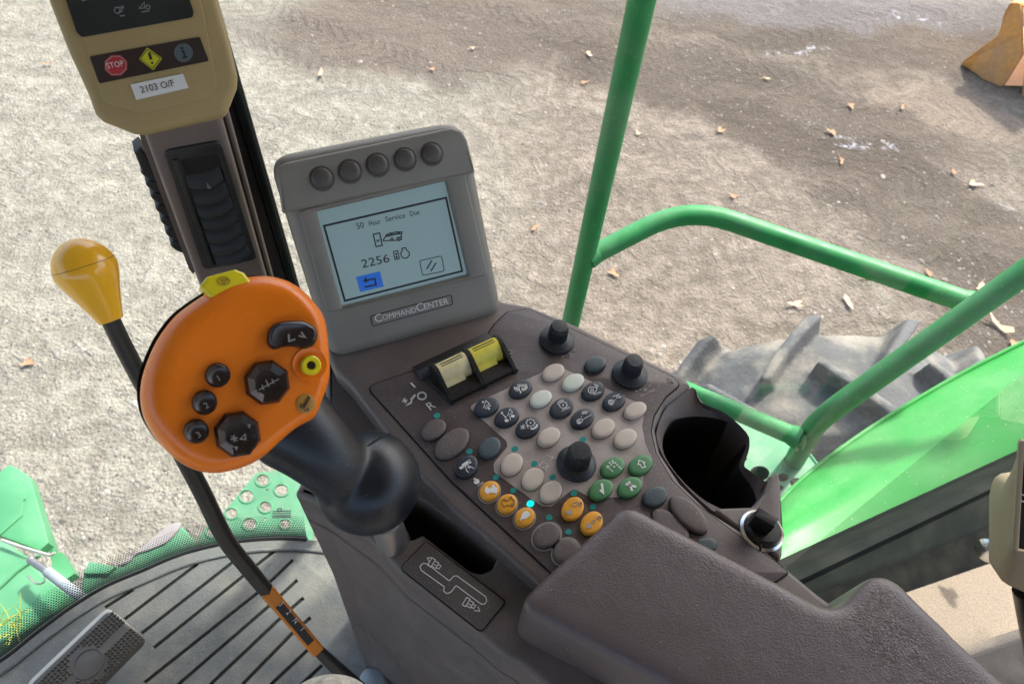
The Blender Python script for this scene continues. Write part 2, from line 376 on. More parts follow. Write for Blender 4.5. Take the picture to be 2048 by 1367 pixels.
def fritmat():
    m = bpy.data.materials.new('black dot border'); t, N, L = nodes(m); b = N['Principled BSDF']; b.inputs['Base Color'].default_value = (.012, .013, .012, 1); b.inputs['Roughness'].default_value = .4
    uv = N.new('ShaderNodeUVMap'); sp = N.new('ShaderNodeSeparateXYZ'); L.new(uv.outputs[0], sp.inputs[0])
    def mth(op, a, b_=None):
        q = N.new('ShaderNodeMath'); q.operation = op
        for i, s in enumerate((a, b_)):
            if s is None: continue
            if isinstance(s, (int, float)): q.inputs[i].default_value = s
            else: L.new(s, q.inputs[i])
        return q.outputs[0]
    row = mth('FLOOR', sp.outputs[1]); sh = mth('MULTIPLY', mth('MODULO', row, 2), .5)
    fx = mth('SUBTRACT', mth('FRACT', mth('ADD', sp.outputs[0], sh)), .5); fy = mth('SUBTRACT', mth('FRACT', sp.outputs[1]), .5)
    d = mth('SQRT', mth('ADD', mth('MULTIPLY', fx, fx), mth('MULTIPLY', fy, fy)))
    rad = mth('SUBTRACT', .56, mth('MULTIPLY', row, .032)); k = mth('LESS_THAN', d, rad)
    tr = N.new('ShaderNodeBsdfTransparent'); mx = N.new('ShaderNodeMixShader'); L.new(k, mx.inputs[0]); L.new(tr.outputs[0], mx.inputs[1]); L.new(b.outputs[0], mx.inputs[2]); L.new(mx.outputs[0], N['Material Output'].inputs[0]); return m
M['frit'] = fritmat()

# ------------------------------------------------------------------ ground
def groundmat():
    m = bpy.data.materials.new('gravel yard'); t, N, L = nodes(m); b = N['Principled BSDF']
    g = N.new('ShaderNodeNewGeometry'); P = g.outputs['Position']
    def noise_(sc, det=6, rough=.6, vec=None):
        n = N.new('ShaderNodeTexNoise'); n.inputs['Scale'].default_value = sc; n.inputs['Detail'].default_value = det; n.inputs['Roughness'].default_value = rough; L.new(vec or P, n.inputs['Vector']); return n
    def rng(s, a, b_, c=0, d=1):
        n = N.new('ShaderNodeMapRange'); n.inputs[1].default_value = a; n.inputs[2].default_value = b_; n.inputs[3].default_value = c; n.inputs[4].default_value = d; n.interpolation_type = 'SMOOTHSTEP'; L.new(s, n.inputs[0]); return n.outputs[0]
    def mix(f, a, c):
        q = N.new('ShaderNodeMix'); q.data_type = 'RGBA'; L.new(f, q.inputs[0])
        for i, s in ((6, a), (7, c)):
            if isinstance(s, tuple): q.inputs[i].default_value = (*s, 1)
            else: L.new(s, q.inputs[i])
        return q.outputs[2]
    def mth(op, a, c):
        q = N.new('ShaderNodeMath'); q.operation = op
        for i, s in enumerate((a, c)):
            if isinstance(s, (int, float)): q.inputs[i].default_value = s
            else: L.new(s, q.inputs[i])
        return q.outputs[0]
    big = noise_(1.6, 8, .62)
    wv = N.new('ShaderNodeVectorMath'); wv.operation = 'MULTIPLY_ADD'; L.new(big.outputs['Color'], wv.inputs[0]); wv.inputs[1].default_value = (1.1, 1.1, 0); L.new(P, wv.inputs[2])
    wob = N.new('ShaderNodeVectorMath'); wob.operation = 'SUBTRACT'; L.new(wv.outputs[0], wob.inputs[0]); wob.inputs[1].default_value = (.55, .55, 0)
    def blob(px, py, rx, ry, ang):
        c = onz(px, py, 0); mp = N.new('ShaderNodeMapping'); mp.vector_type = 'TEXTURE'; mp.inputs['Location'].default_value = c; mp.inputs['Rotation'].default_value = (0, 0, R(ang)); mp.inputs['Scale'].default_value = (rx, ry, 1000); L.new(wob.outputs[0], mp.inputs[0])
        ln = N.new('ShaderNodeVectorMath'); ln.operation = 'LENGTH'; L.new(mp.outputs[0], ln.inputs[0]); return rng(ln.outputs['Value'], 1.25, .7)
    fine = noise_(38, 10, .75); mid = noise_(9, 7, .65)
    pale = mix(rng(mid.outputs[0], .35, .65), (.235, .222, .178), (.345, .328, .27))
    warm = mix(rng(mid.outputs[0], .35, .65), (.175, .148, .118), (.275, .235, .19))
    # warmer to the right
    sx = N.new('ShaderNodeSeparateXYZ'); L.new(wob.outputs[0], sx.inputs[0])
    base = mix(rng(sx.outputs[0], -1.2, .4), pale, warm)
    base = mix(blob(900, 40, 1.6, .9, 20), base, (.155, .128, .103))
    for a in ((1500, 190, 1.9, .55, -14), (1850, 420, 1.2, .5, -35), (1750, 60, 2.6, .8, 0), (2000, 640, .5, .45, 0), (1650, 300, 1.1, .3, -25)):
        base = mix(mth('MULTIPLY', blob(*a), .8), base, (.105, .084, .066))
    base = mix(mth('MULTIPLY', blob(1700, 10, 2.2, .45, 8), .45), base, (.23, .22, .23))
    base = mix(mth('MULTIPLY', blob(1930, 235, .9, .25, -20), .7), base, (.27, .215, .165))
    # wheel ruts: long stretched streaks pressed into the soil
    rm = N.new('ShaderNodeMapping'); rm.inputs['Rotation'].default_value = (0, 0, R(-38)); rm.inputs['Scale'].default_value = (.9, 3.2, 1); L.new(wob.outputs[0], rm.inputs[0])
    rut = noise_(1.0, 7, .6, rm.outputs[0]); rutm = rng(rut.outputs[0], .42, .62)
    rs1 = N.new('ShaderNodeVectorMath'); rs1.operation = 'SCALE'; L.new(base, rs1.inputs[0]); L.new(rng(rut.outputs[0], .34, .66, .87, 1.10), rs1.inputs['Scale']); base = rs1.outputs[0]
    # tyre tracks with lug prints
    track = None
    for (ax_, ay_), (bx__, by__), hw_ in (((420, 10), (1180, 350), .20), ((560, 0), (1500, 330), .17), ((1050, 20), (1900, 210), .22), ((40, 330), (560, 240), .18), ((1180, 480), (1900, 330), .16)):
        a_, b_ = onz(ax_, ay_, 0), onz(bx__, by__, 0); d_ = b_ - a_
        mp = N.new('ShaderNodeMapping'); mp.vector_type = 'TEXTURE'; mp.inputs['Location'].default_value = a_; mp.inputs['Rotation'].default_value = (0, 0, math.atan2(d_.y, d_.x)); wv2 = N.new('ShaderNodeVectorMath'); wv2.operation = 'MULTIPLY_ADD'; L.new(big.outputs['Color'], wv2.inputs[0]); wv2.inputs[1].default_value = (.35, .35, 0); L.new(P, wv2.inputs[2]); L.new(wv2.outputs[0], mp.inputs[0])
        sx2 = N.new('ShaderNodeSeparateXYZ'); L.new(mp.outputs[0], sx2.inputs[0]); ab = N.new('ShaderNodeMath'); ab.operation = 'ABSOLUTE'; L.new(sx2.outputs[1], ab.inputs[0])
        band = rng(ab.outputs[0], hw_, hw_ * .75); ph = mth('ADD', mth('MULTIPLY', sx2.outputs[0], 52.0), mth('MULTIPLY', ab.outputs[0], 38.0)); sn_ = N.new('ShaderNodeMath'); sn_.operation = 'SINE'; L.new(ph, sn_.inputs[0])
        one = mth('MULTIPLY', band, rng(sn_.outputs[0], -.3, .4)); track = one if track is None else mth('MAXIMUM', track, one)
    track = mth('MULTIPLY', track, rng(mid.outputs[0], .38, .56))
    tsc = N.new('ShaderNodeVectorMath'); tsc.operation = 'SCALE'; L.new(base, tsc.inputs[0]); L.new(mth('SUBTRACT', 1.0, mth('MULTIPLY', track, .13)), tsc.inputs['Scale']); base = tsc.outputs[0]
    base2 = N.new('ShaderNodeVectorMath'); base2.operation = 'SCALE'; L.new(base, base2.inputs[0]); L.new(rng(fine.outputs[0], .28, .74, .78, 1.18), base2.inputs['Scale'])
    vo = N.new('ShaderNodeTexVoronoi'); vo.inputs['Scale'].default_value = 62; L.new(P, vo.inputs['Vector'])
    wn = N.new('ShaderNodeTexWhiteNoise'); L.new(vo.outputs['Color'], wn.inputs['Vector'])
    st = mth('MULTIPLY', mth('LESS_THAN', wn.outputs['Value'], .28), rng(vo.outputs['Distance'], .42, .3))
    stc = N.new('ShaderNodeVectorMath'); stc.operation = 'SCALE'; L.new(base, stc.inputs[0]); L.new(rng(wn.outputs['Value'], 0, .28, .55, 1.6), stc.inputs['Scale'])
    out = mix(mth('MULTIPLY', st, .6), base2.outputs[0], stc.outputs[0])
    pale_noise = N.new('ShaderNodeTexNoise'); pale_noise.inputs['Scale'].default_value = 9; pale_noise.inputs['Detail'].default_value = 9; pale_noise.inputs['Roughness'].default_value = .75; L.new(P, pale_noise.inputs['Vector'])
    for a in ((1715, 285, .30, .11, -42), (1600, 108, .30, .09, 10), (2010, 410, .16, .06, -10), (1820, 40, .35, .08, 10)):
        out = mix(mth('MULTIPLY', blob(*a), mth('MULTIPLY', rng(pale_noise.outputs[0], .5, .64), .7)), out, (.62, .64, .70))  # bluish white patches mixed in, broken up by noise
    L.new(out, b.inputs['Base Color']); b.inputs['Roughness'].default_value = .9; b.inputs['Specular IOR Level'].default_value = .2
    hsum = mth('ADD', mth('ADD', mth('MULTIPLY', fine.outputs[0], .8), mth('MULTIPLY', mid.outputs[0], 2.0)), mth('SUBTRACT', mth('MULTIPLY', rut.outputs[0], 3.5), mth('MULTIPLY', track, .5))); hs2 = mth('ADD', hsum, mth('MULTIPLY', mth('SUBTRACT', 1, vo.outputs['Distance']), .55))
    bp = N.new('ShaderNodeBump'); bp.inputs['Strength'].default_value = .9; bp.inputs['Distance'].default_value = .022; L.new(hs2, bp.inputs['Height']); L.new(bp.outputs[0], b.inputs['Normal'])
    return m
bm = bmesh.new(); q = 150
for p in ((-q, -q, 0), (q, -q, 0), (q, q, 0), (-q, q, 0)): bm.verts.new(p)
bm.faces.new(bm.verts[:]); link('ground', fin(bm, 'ground'), groundmat(), kind='structure')

# loose stones, far too many to count
bm = bmesh.new(); rg = random.Random(3)
for i in range(8000):
    x, y = rg.uniform(-100, 2150), rg.uniform(-60, 1250); p = onz(x, y, 0)
    if p.length > 14: continue
    s = rg.uniform(.004, .011) * (1.9 if rg.random() < .03 else 1); a = rg.random() * 6.28; f3 = (rg.uniform(.7, 1.4), rg.uniform(.7, 1.2), rg.uniform(.35, .7))
    vs_ = [bm.verts.new(Vector((p.x, p.y, s * .15)) + Matrix.Rotation(a, 3, 'Z') @ Vector((c[0] * s * f3[0], c[1] * s * f3[1], c[2] * s * f3[2])) * rg.uniform(.8, 1.2)) for c in ((1, 0, 0), (.3, 1, 0), (-.8, .6, 0), (-.8, -.7, 0), (.4, -1, 0), (.1, .1, 1))]
    for k in range(5): bm.faces.new((vs_[k], vs_[(k + 1) % 5], vs_[5]))
me = bpy.data.meshes.new('gravel'); bm.to_mesh(me); bm.free()
def stonemat():
    m = bpy.data.materials.new('stone'); t, N, L = nodes(m); b = N['Principled BSDF']; g = N.new('ShaderNodeNewGeometry'); cr = N.new('ShaderNodeValToRGB'); L.new(g.outputs['Random Per Island'], cr.inputs[0])
    cr.color_ramp.elements[0].color = (.13, .115, .095, 1); cr.color_ramp.elements[1].color = (.38, .35, .31, 1); e = cr.color_ramp.elements.new(.6); e.color = (.24, .21, .175, 1); L.new(cr.outputs[0], b.inputs['Base Color']); b.inputs['Roughness'].default_value = .9; return m
link('gravel', me, stonemat(), kind='stuff', label='small loose stones strewn over the gravel yard', category='gravel')

# fallen leaves
def leaf_mesh(seed, sc):
    r = random.Random(seed); bm = bmesh.new(); out = []
    lobes = r.choice((2, 3, 3)); sc *= .9; asp = r.uniform(.45, .8)
    for k in range(lobes * 4):
        a = 2 * math.pi * k / (lobes * 4); ph = (k % 4); rad = (1.0, .72, .40, .70)[ph] * r.uniform(.55, 1.2); a += r.uniform(-.12, .12)
        out.append((math.cos(a) * rad * sc, math.sin(a) * rad * sc * asp))
    c = bm.verts.new((0, 0, .012)); ax = r.uniform(0, 3.1); cu = r.uniform(4, 11)
    vs_ = []
    for x, y in out:
        d = x * math.cos(ax) + y * math.sin(ax); vs_.append(bm.verts.new((x, y, .012 + cu * d * d + r.uniform(0, .006))))
    for k in range(len(vs_)): bm.faces.new((c, vs_[k], vs_[(k + 1) % len(vs_)]))
    tube_bm(bm, [(0, 0, .012), (-sc * .7, -sc * .5, .014), (-sc * 1.3, -sc * .6, .02)], .0018, 5)
    return fin(bm, 'leaf', 60)
leaf_list = [
    (60, 728, .05, 0, 'curled tan leaf lying on the pale ground left of the amber lever knob'),
    (641, 152, .065, 1, 'pale leaf on the gravel above the row of round monitor buttons'),
    (96, 132, .05, 0, 'small brown leaf on the gravel at the far left edge of the tan housing'),
    (1178, 113, .07, 1, 'whitish leaf lying just left of the upright green post near the top'),
    (1170, 168, .05, 0, 'small tan leaf just below the whitish leaf beside the green post'),
    (1275, 270, .05, 1, 'pale leaf close to the right side of the upright green post'),
    (1440, 265, .06, 0, 'orange tan leaf on dark wet soil above the rail corner'),
    (1225, 549, .06, 0, 'tan leaf seen through the gap right of the post beneath the short rail'),
    (1070, 458, .05, 0, 'brown leaf between the monitor and the upright green post'),
    (1662, 268, .07, 0, 'tan leaf lying left of the bluish white streak'),
    (1682, 325, .06, 0, 'reddish brown leaf below the bluish white streak'),
    (1946, 371, .08, 1, 'large pale curled leaf on dark soil near the right edge'),
    (1905, 348, .05, 0, 'small tan leaf up and to the left of the large pale curled leaf'),
    (1590, 612, .07, 1, 'pale leaf lying just under the long sloping rail'),
    (1695, 607, .065, 1, 'pale leaf right of the one under the long sloping rail'),
    (1730, 557, .06, 0, 'reddish leaf close beneath the middle of the long sloping rail'),
    (1855, 548, .05, 0, 'yellowish leaf just above the long sloping rail near its lower end'),
    (1960, 578, .07, 1, 'pale orange leaf in the fork where the two green rails meet'),
    (1995, 655, .11, 1, 'long whitish leaf lying right of the rising green rail'),
    (1872, 652, .06, 1, 'small white leaf peeping out above the rising green rail over the tyre'),
    (1465, 395, .05, 0, 'faint reddish leaf just above the bend of the long rail'),
    (1803, 218, .05, 0, 'small brown leaf on the wet soil far below the orange bucket'),
    (1530, 160, .05, 1, 'pale chip of leaf beside a grey stone near the top'),
    (865, 142, .045, 0, 'small tan leaf lying straight above the monitor top edge'),
    (945, 100, .045, 1, 'tiny pale leaf high up between monitor and green post'),
    (1700, 215, .05, 0, 'orange brown leaf on the wet soil halfway up the right side'),
    (2025, 690, .06, 0, 'brown leaf at the right edge just above the bright green panel')]
for i, (x, y, s, k, lb) in enumerate(leaf_list):
    o = link('fallen_leaf', leaf_mesh(i, s), M['leafp'] if k else M['leafy'], label=lb, category='leaf', group='dry leaves fallen on the gravel')
    p = onz(x, y, 0); o.location = (p.x, p.y, .004); o.rotation_euler = (0, 0, i * 1.7)

# ------------------------------------------------------------------ loader bucket, far right
bk = thing('loader_bucket', 'orange loader bucket resting on the gravel at the top right corner', 'bucket', onz(2000, 165, 0))
p_tip, p_heel = onz(1915, 122, .02), onz(2003, 170, .02)
ed = (p_heel - p_tip).normalized(); bf = Frame((p_tip.x, p_tip.y, .03), ed, (0, 0, 1))
ZB = Z(1780, 0, 6.836)
side = bf.pxs([ZB(*p) for p in ((950, 870), (1480, 480), (1560, 180), (1640, 40), (1780, 40), (1800, 760), (1540, 1190), (1300, 1090))])
prism('side_plate', bf, rnd(side, .03), -.04, .0, M['bucket'], bk, bev=.006)
low = bf.pxs([ZB(*p) for p in ((1010, 860), (1800, 470), (1810, 760), (1540, 1180), (1290, 1070))])
prism('wear_plate', bf, rnd(low, .02), .003, .025, M['bucket'], bk, bev=.005)
w0 = bf.px(*ZB(1640, 40)); w1 = bf.px(*ZB(1480, 480)); w2 = bf.px(*ZB(950, 870)); w3 = bf.px(*ZB(1540, 1190)); w4 = bf.px(*ZB(1800, 760))
bm = bmesh.new(); prof = [w0 + Vector((0, 0)), w4 + Vector((.55, .25)), w4 + Vector((.35, -.1)), w3, w2]
A = ring(bm, [bf.w(p, -.042) for p in prof]); B = ring(bm, [bf.w(p, -1.9) for p in prof]); bridge(bm, A, B, False); link('bucket_shell', fin(bm, 'b'), M['bucket'], bk)
sb_ = bf.px(*ZB(1790, 40)); prism('back_rib', bf, [sb_, sb_ + Vector((.5, .2)), sb_ + Vector((.5, -.75)), w4 + Vector((.01, .0))], -.16, -.05, M['bucket'], bk, bev=.01)

# ------------------------------------------------------------------ tyre
AZ = 61
dA = Vector((math.sin(R(AZ)), math.cos(R(AZ)), 0))      # along the machine, towards its rear
dR = Vector((-math.cos(R(AZ)), math.sin(R(AZ)), 0))     # out to the machine's right
TR, TW = .75, .62
tA = Vector((math.sin(R(84)), math.cos(R(84)), 0)); tR = Vector((-math.cos(R(84)), math.sin(R(84)), 0))
top = onz(1752, 752, 1.50); tc = Vector((top.x, top.y, 1.50 - TR))
ty = thing('tractor_tyre', 'big dusty front wheel with chunky lug tread below the platform', 'tyre', (tc.x, tc.y, 0))
bm = bmesh.new(); n = 96
prof = [(.50, .26), (.66, .33), (.78, .335), (.835, .29), (.86, .18), (.868, .0), (.86, -.18), (.835, -.29), (.78, -.335), (.66, -.33), (.50, -.26)]
def tp(r, wv_, a): return tc + (tA * math.sin(a) + Vector((0, 0, 1)) * math.cos(a)) * (r * TR / .868) + tR * wv_ * .60
rings_ = [[bm.verts.new(tp(r, q_, 2 * math.pi * k / n)) for k in range(n)] for r, q_ in prof]
for a, b in zip(rings_, rings_[1:] + rings_[:1]): bridge(bm, a, b)
NL = 15
for k in range(NL):
    for sgn in (1, -1):
        a0 = 2 * math.pi * (k + (.5 if sgn < 0 else 0)) / NL - .02
        # centre line of the lug from the tread middle to the shoulder, sweeping round
        sect = []
        for t in (0, .15, .4, .7, 1.0, 1.12):
            wv_ = sgn * (-.03 + .365 * min(t, 1)); ang = a0 + .25 * min(t, 1) ** 1.1 ; base = .868 - .05 * max(0, t - .45) ** 1.3 - (.10 if t > 1.1 else 0)
            hh = (.084 if t < 1.1 else .03); wd = .028 + .018 * t
            sect.append([tp(base - .03, wv_, ang - wd * 1.35), tp(base + hh - .008, wv_, ang - wd * .75), tp(base + hh, wv_, ang - wd * .55), tp(base + hh, wv_, ang + wd * .55), tp(base + hh - .008, wv_, ang + wd * .75), tp(base - .03, wv_, ang + wd * 1.35)])
        rr_ = [ring(bm, s) for s in sect]
        for a, b in zip(rr_, rr_[1:]): bridge(bm, a, b)
        bm.faces.new(rr_[0]); bm.faces.new(rr_[-1])
soften(link('lugged_casing', fin(bm, 'tyre', 35), M['tyre'], ty), .0075, 2)
bm = bmesh.new(); rings_ = [[bm.verts.new(tp(r, q_, 2 * math.pi * k / 48)) for k in range(48)] for r, q_ in ((.50, .26), (.47, .2), (.44, .05), (.2, .05), (.18, .12), (.001, .12))]
for a, b in zip(rings_, rings_[1:]): bridge(bm, a, b)
link('rim', fin(bm, 'rim'), M['yelrock'], ty)

# ------------------------------------------------------------------ platform and handrail on the right
pf = flat(1.93)
pl = thing('side_platform', 'faded green perforated platform plate at the foot of the handrail', 'platform', onz(1560, 960, 1.93))
po = pf.pxs([(1375, 815), (1395, 800), (1600, 885), (1636, 930), (1600, 1040), (1570, 1200), (1420, 1150), (1350, 950)])
hl = []
for (x, y, r_) in ((1519, 946, 20), (1487, 917, 7), (1484, 943, 6), (1566, 954, 11), (1592, 964, 12), (1586, 984, 13), (1560, 975, 7), (1545, 1010, 9), (1520, 1035, 8), (1450, 905, 8), (1590, 1020, 9), (1562, 1045, 9), (1410, 860, 8), (1440, 850, 8)):
    hl.append(pf.pxs(ell(x, y, r_, r_ * .75, 0, 20)))
prism('tread_plate', pf, rnd(po, .012), -.004, 0, M['gfade'], pl, holes=hl)
pe = [pf.w(p) for p in pf.pxs([(1372, 812), (1395, 798), (1602, 884), (1638, 930), (1602, 1040), (1572, 1200)])]
bm = bmesh.new(); a = ring(bm, [p + Vector((0, 0, .003)) for p in pe]); b = ring(bm, [p + Vector((0, 0, -.05)) for p in pe]); bridge(bm, a, b, False)
prism('hole_shade_plate', pf, rnd(inset(po if area(po) > 0 else po[::-1], -.02), .01), -.12, -.08, M['blackm'], pl)  # added black sheet so the holes read as shaded underneath
o = link('edge_skirt', fin(bm, 's'), M['gfade'], pl); md = o.modifiers.new('t', 'SOLIDIFY'); md.thickness = .004

hr = thing('hand_rail', 'green tubular handrail with upright post, sloping rail and leaning post outside the glass', 'handrail', atd(1590, 925, 1.28))
pa = atd(1160, 560, 1.3); tr_ = .0185
tube('upright_post', [(pa.x, pa.y, 1.55), (pa.x, pa.y, 3.6)], tr_, M['gpaint'], hr, n=24)
c1 = onz(1375, 412, 2.31); c2 = onz(1957, 612, 2.31); j1 = Vector((pa.x, pa.y, onz(1190, 497, 2.2).z)); j1 = Vector((pa.x, pa.y, atd(1193, 497, 1.27).z))
dirb = (c2 - c1).normalized(); dira = (c1 - j1).normalized()
def bend(a, b, c, r, n_=8):
    u = (a - b).normalized(); v = (c - b).normalized(); p0 = b + u * r; p2 = b + v * r
    return [p0 * (1 - t) ** 2 + b * 2 * t * (1 - t) + p2 * t * t for t in [k / n_ for k in range(n_ + 1)]]
tube('top_rail', [j1] + bend(j1, c1, c2, .085) + [c2], tr_, M['gpaint'], hr, n=24)
q0 = onz(1588, 922, 1.925); q1 = atd(1632, 842, 1.20); q2 = atd(1960, 608, 1.065); q3 = q2 + (q2 - q1) * .9
tube('leaning_post', [q0] + bend(q0, q1, q3, .06) + [q3], tr_ * 1.02, M['gpaint'], hr, n=24)
e0 = atd(1378, 782, 1.36); e1 = atd(1612, 882, 1.235)
tube('lower_rail', [e0 + (e0 - e1) * 1.1, e1], tr_ * .95, M['gpaint'], hr, n=24)
for p, d_ in ((c2, dirb), (e1, (e1 - e0).normalized()), (j1, -dira)):
    tube('weld_bead', [p - d_ * .028, p - d_ * .018, p - d_ * .008], [tr_ * 1.02, tr_ * 1.13, tr_ * 1.25], M['gpaint'], hr, n=24)

# ------------------------------------------------------------------ bright green body panel behind the window
ga = thing('body_panel', 'bright green curved body panel outside the window above the black seal', 'body panel', atd(1800, 1000, 1.2))
edge = [atd(1535, 1040, 1.16), atd(1570, 992, 1.18), atd(1640, 928, 1.20), atd(1750, 850, 1.22), atd(1900, 760, 1.22), atd(2048, 684, 1.2), atd(2300, 560, 1.15)]
low_ = [atd(1500, 1200, 1.0), atd(1560, 1190, 1.0), atd(1640, 1180, 1.02), atd(1760, 1130, 1.03), atd(1900, 1060, 1.03), atd(2048, 990, 1.02), atd(2300, 860, 1.0)]
edge = spl(edge, 5, False); low_ = spl(low_, 5, False); ctr = (CAM - atd(1800, 1000, 1)).normalized()
rows = []
for j in range(15):
    t = j / 14; off = .035 * math.sin(math.pi * min(t * 1.1, 1)) - (.010 * math.exp(-((t - .33) / .055) ** 2)) + (.006 * math.exp(-((t - .43) / .04) ** 2))
    rows.append([a.lerp(b, t) + ctr * off for a, b in zip(edge, low_)])
bm = bmesh.new(); rs = [ring(bm, r) for r in [[p - ctr * .05 for p in rows[0]], [p - ctr * .006 for p in rows[0]]] + rows]
for a, b in zip(rs, rs[1:]): bridge(bm, a, b, False)
o = link('panel_skin', fin(bm, 'p', 60), M['gbright'], ga)
tube('panel_rim', [p + ctr * .002 for p in edge], .004, M['gbright'], ga, n=8)

# ------------------------------------------------------------------ things outside, lower left
fh = thing('feeder_cover', 'pale green sheet metal feeder cover with raised seam at lower left', 'machine cover', onz(60, 1060, 1.35))
ff = flat(1.45)
ZF = Z(0, 900, 5.696)
P_ = lambda l: [ZF(*p) for p in l]
prism('side_sheet', ff, ff.pxs(P_([(-200, 400), (0, 240), (105, 162), (200, 205), (325, 290), (380, 440), (550, 1050), (450, 1140), (100, 1010), (-200, 900)])), -.03, 0, M['gfeed'], fh, bev=.002)
prism('seam_sheet', ff, ff.pxs(P_([(-200, 380), (0, 245), (105, 166), (280, 255), (255, 400), (295, 430), (290, 550), (262, 570), (255, 735), (0, 960), (-200, 1100)]), .004), .0005, .004, M['gfeed'], fh, bev=.001)
prism('cover_flange', ff, ff.pxs(P_([(325, 290), (350, 320), (620, 1150), (700, 1160), (850, 1400), (620, 1560), (560, 1050), (380, 440)]), -.05), -.08, -.05, M['gfeed'], fh)
f2 = flat(1.55)
prism('lower_box', f2, f2.pxs(P_([(-300, 900), (30, 1020), (340, 1240), (420, 1330), (900, 1700), (200, 2100), (-300, 2300)])), -.2, 0, M['gfeed'], fh, bev=.01)
o = tube('edge_strip', [f2.w(f2.px(*ZF(*p), .02), .02) for p in ((20, 1020), (250, 1100), (430, 1155), (570, 1195), (630, 1165))], .0035, M['steel'], fh, n=8)
tube('fold_line', [f2.w(f2.px(*ZF(*p), .002), .002) for p in ((-200, 1750), (190, 1380), (460, 1190))], .004, M['gfeed'], fh, n=8)
hc = thing('hydraulic_cylinder', 'small grey hydraulic strut pinned beside the feeder cover', 'hydraulic cylinder', onz(120, 1165, 1.6))
h1 = onz(62, 1120, 1.62); h2 = onz(95, 1142, 1.63); h3 = onz(190, 1215, 1.66)
tube('strut_rod', [h1, h2], .008, M['metal'], hc, n=12); tube('strut_body', [h2, h3], .0105, M['screw'], hc, n=20)
lathe('pin_head', h1, (0, 0, 1), [(.007, -.01), (.008, 0), (.007, .006), (.003, .008)], M['metal'], hc, n=20)
tube('split_pin', [onz(55, 1150, 1.6), onz(72, 1166, 1.6), onz(88, 1163, 1.6), onz(90, 1145, 1.6)], .002, M['steel'], hc, n=8, sub=4)

bp_ = thing('bent_shield', 'green curved shield with a crust of grey dust beyond the windshield', 'shield', onz(330, 1120, 1.6))
fb = flat(1.6)
prism('shield_plate', fb, fb.pxs([(178, 1123), (240, 1132), (300, 1088), (358, 1046), (400, 1090), (330, 1180), (150, 1290), (165, 1145)]), -.03, 0, M['gfade'], bp_, bev=.006)
prism('dust_crust', fb, fb.pxs(spl([(235, 1130), (260, 1112), (300, 1078), (340, 1047), (362, 1046), (350, 1066), (330, 1085), (300, 1098), (270, 1108), (258, 1122)], 4), .006), -.002, .006, M['duct'], bp_, bev=.003)
prism('shield_tip', fb, fb.pxs([(178, 1122), (230, 1132), (215, 1146), (166, 1146)], .012), .001, .012, M['gfade'], bp_, bev=.002)

sp = thing('front_step', 'faded green triangular step plate with round raised holes left of the console', 'step', onz(520, 1010, 1.62))
fs = flat(1.62); hl = []; rims = []
ZS = Z(0, 880, 2.807)
for (x, y, r_) in ((1475, 225, 36), (1385, 315, 38), (1490, 375, 34), (1300, 410, 33), (1403, 470, 38), (1197, 513, 38), (1580, 280, 36), (1600, 470, 30), (1500, 280, 10), (1488, 445, 11)):
    c = ZS(x, y); rr = r_ / 2.807; hl.append(fs.pxs(ell(*c, rr, rr * .85, 0, 24)))
    if r_ > 20: rims.append(fs.pxs(ell(*c, rr * 1.12, rr * .97, 0, 24)))
sh_ = fs.pxs([ZS(*p) for p in ((1440, 180), (1600, 165), (1760, 300), (1760, 640), (1130, 640), (1115, 540), (1260, 400))])
prism('step_plate', fs, rnd(sh_, .012), -.004, 0, M['gfade'], sp, holes=hl, bev=0)
bm = bmesh.new()
for rm in rims:
    a = [fs.w(p, .0) for p in rm]; c = sum(a, Vector()) / len(a)
    tube_bm(bm, a + [a[0], a[1]], .0028, 6, False)
link('raised_rims', fin(bm, 'r', 60), M['gfade'], sp)
st_ = fs; prism('caution_sticker', fs, fs.pxs([ZS(*p) for p in ((1525, 390), (1630, 380), (1640, 440), (1530, 445))], .001), .0002, .001, M['gfade'], sp)
ribbons('sticker_print', fs, [(False, fs.pxs([ZS(1530, y), ZS(1635, y - 4)])) for y in (400, 412, 424, 434)] + [(True, fs.pxs([ZS(1560, 385), ZS(1580, 383), ZS(1582, 398), ZS(1562, 400)]))], .0022, .0014, M['ink'], sp)
tuft = bmesh.new(); rg = random.Random(5)
for i in range(20):
    p = onz(rg.uniform(-15, 40), rg.uniform(1240, 1290), 1.72); d_ = Vector((rg.uniform(-1, 1), rg.uniform(-.6, 1), rg.uniform(.1, .8))).normalized()
    tube_bm(tuft, [p, p + d_ * .03, p + d_ * .05 + Vector((rg.uniform(-.02, .02), rg.uniform(-.02, .02), .0))], [.0012, .001, .0004], 4)
link('straw_tuft', fin(tuft, 't', 60), M['straw'], label='tuft of yellow green straw caught at the bottom left windshield corner', category='straw', kind='stuff')

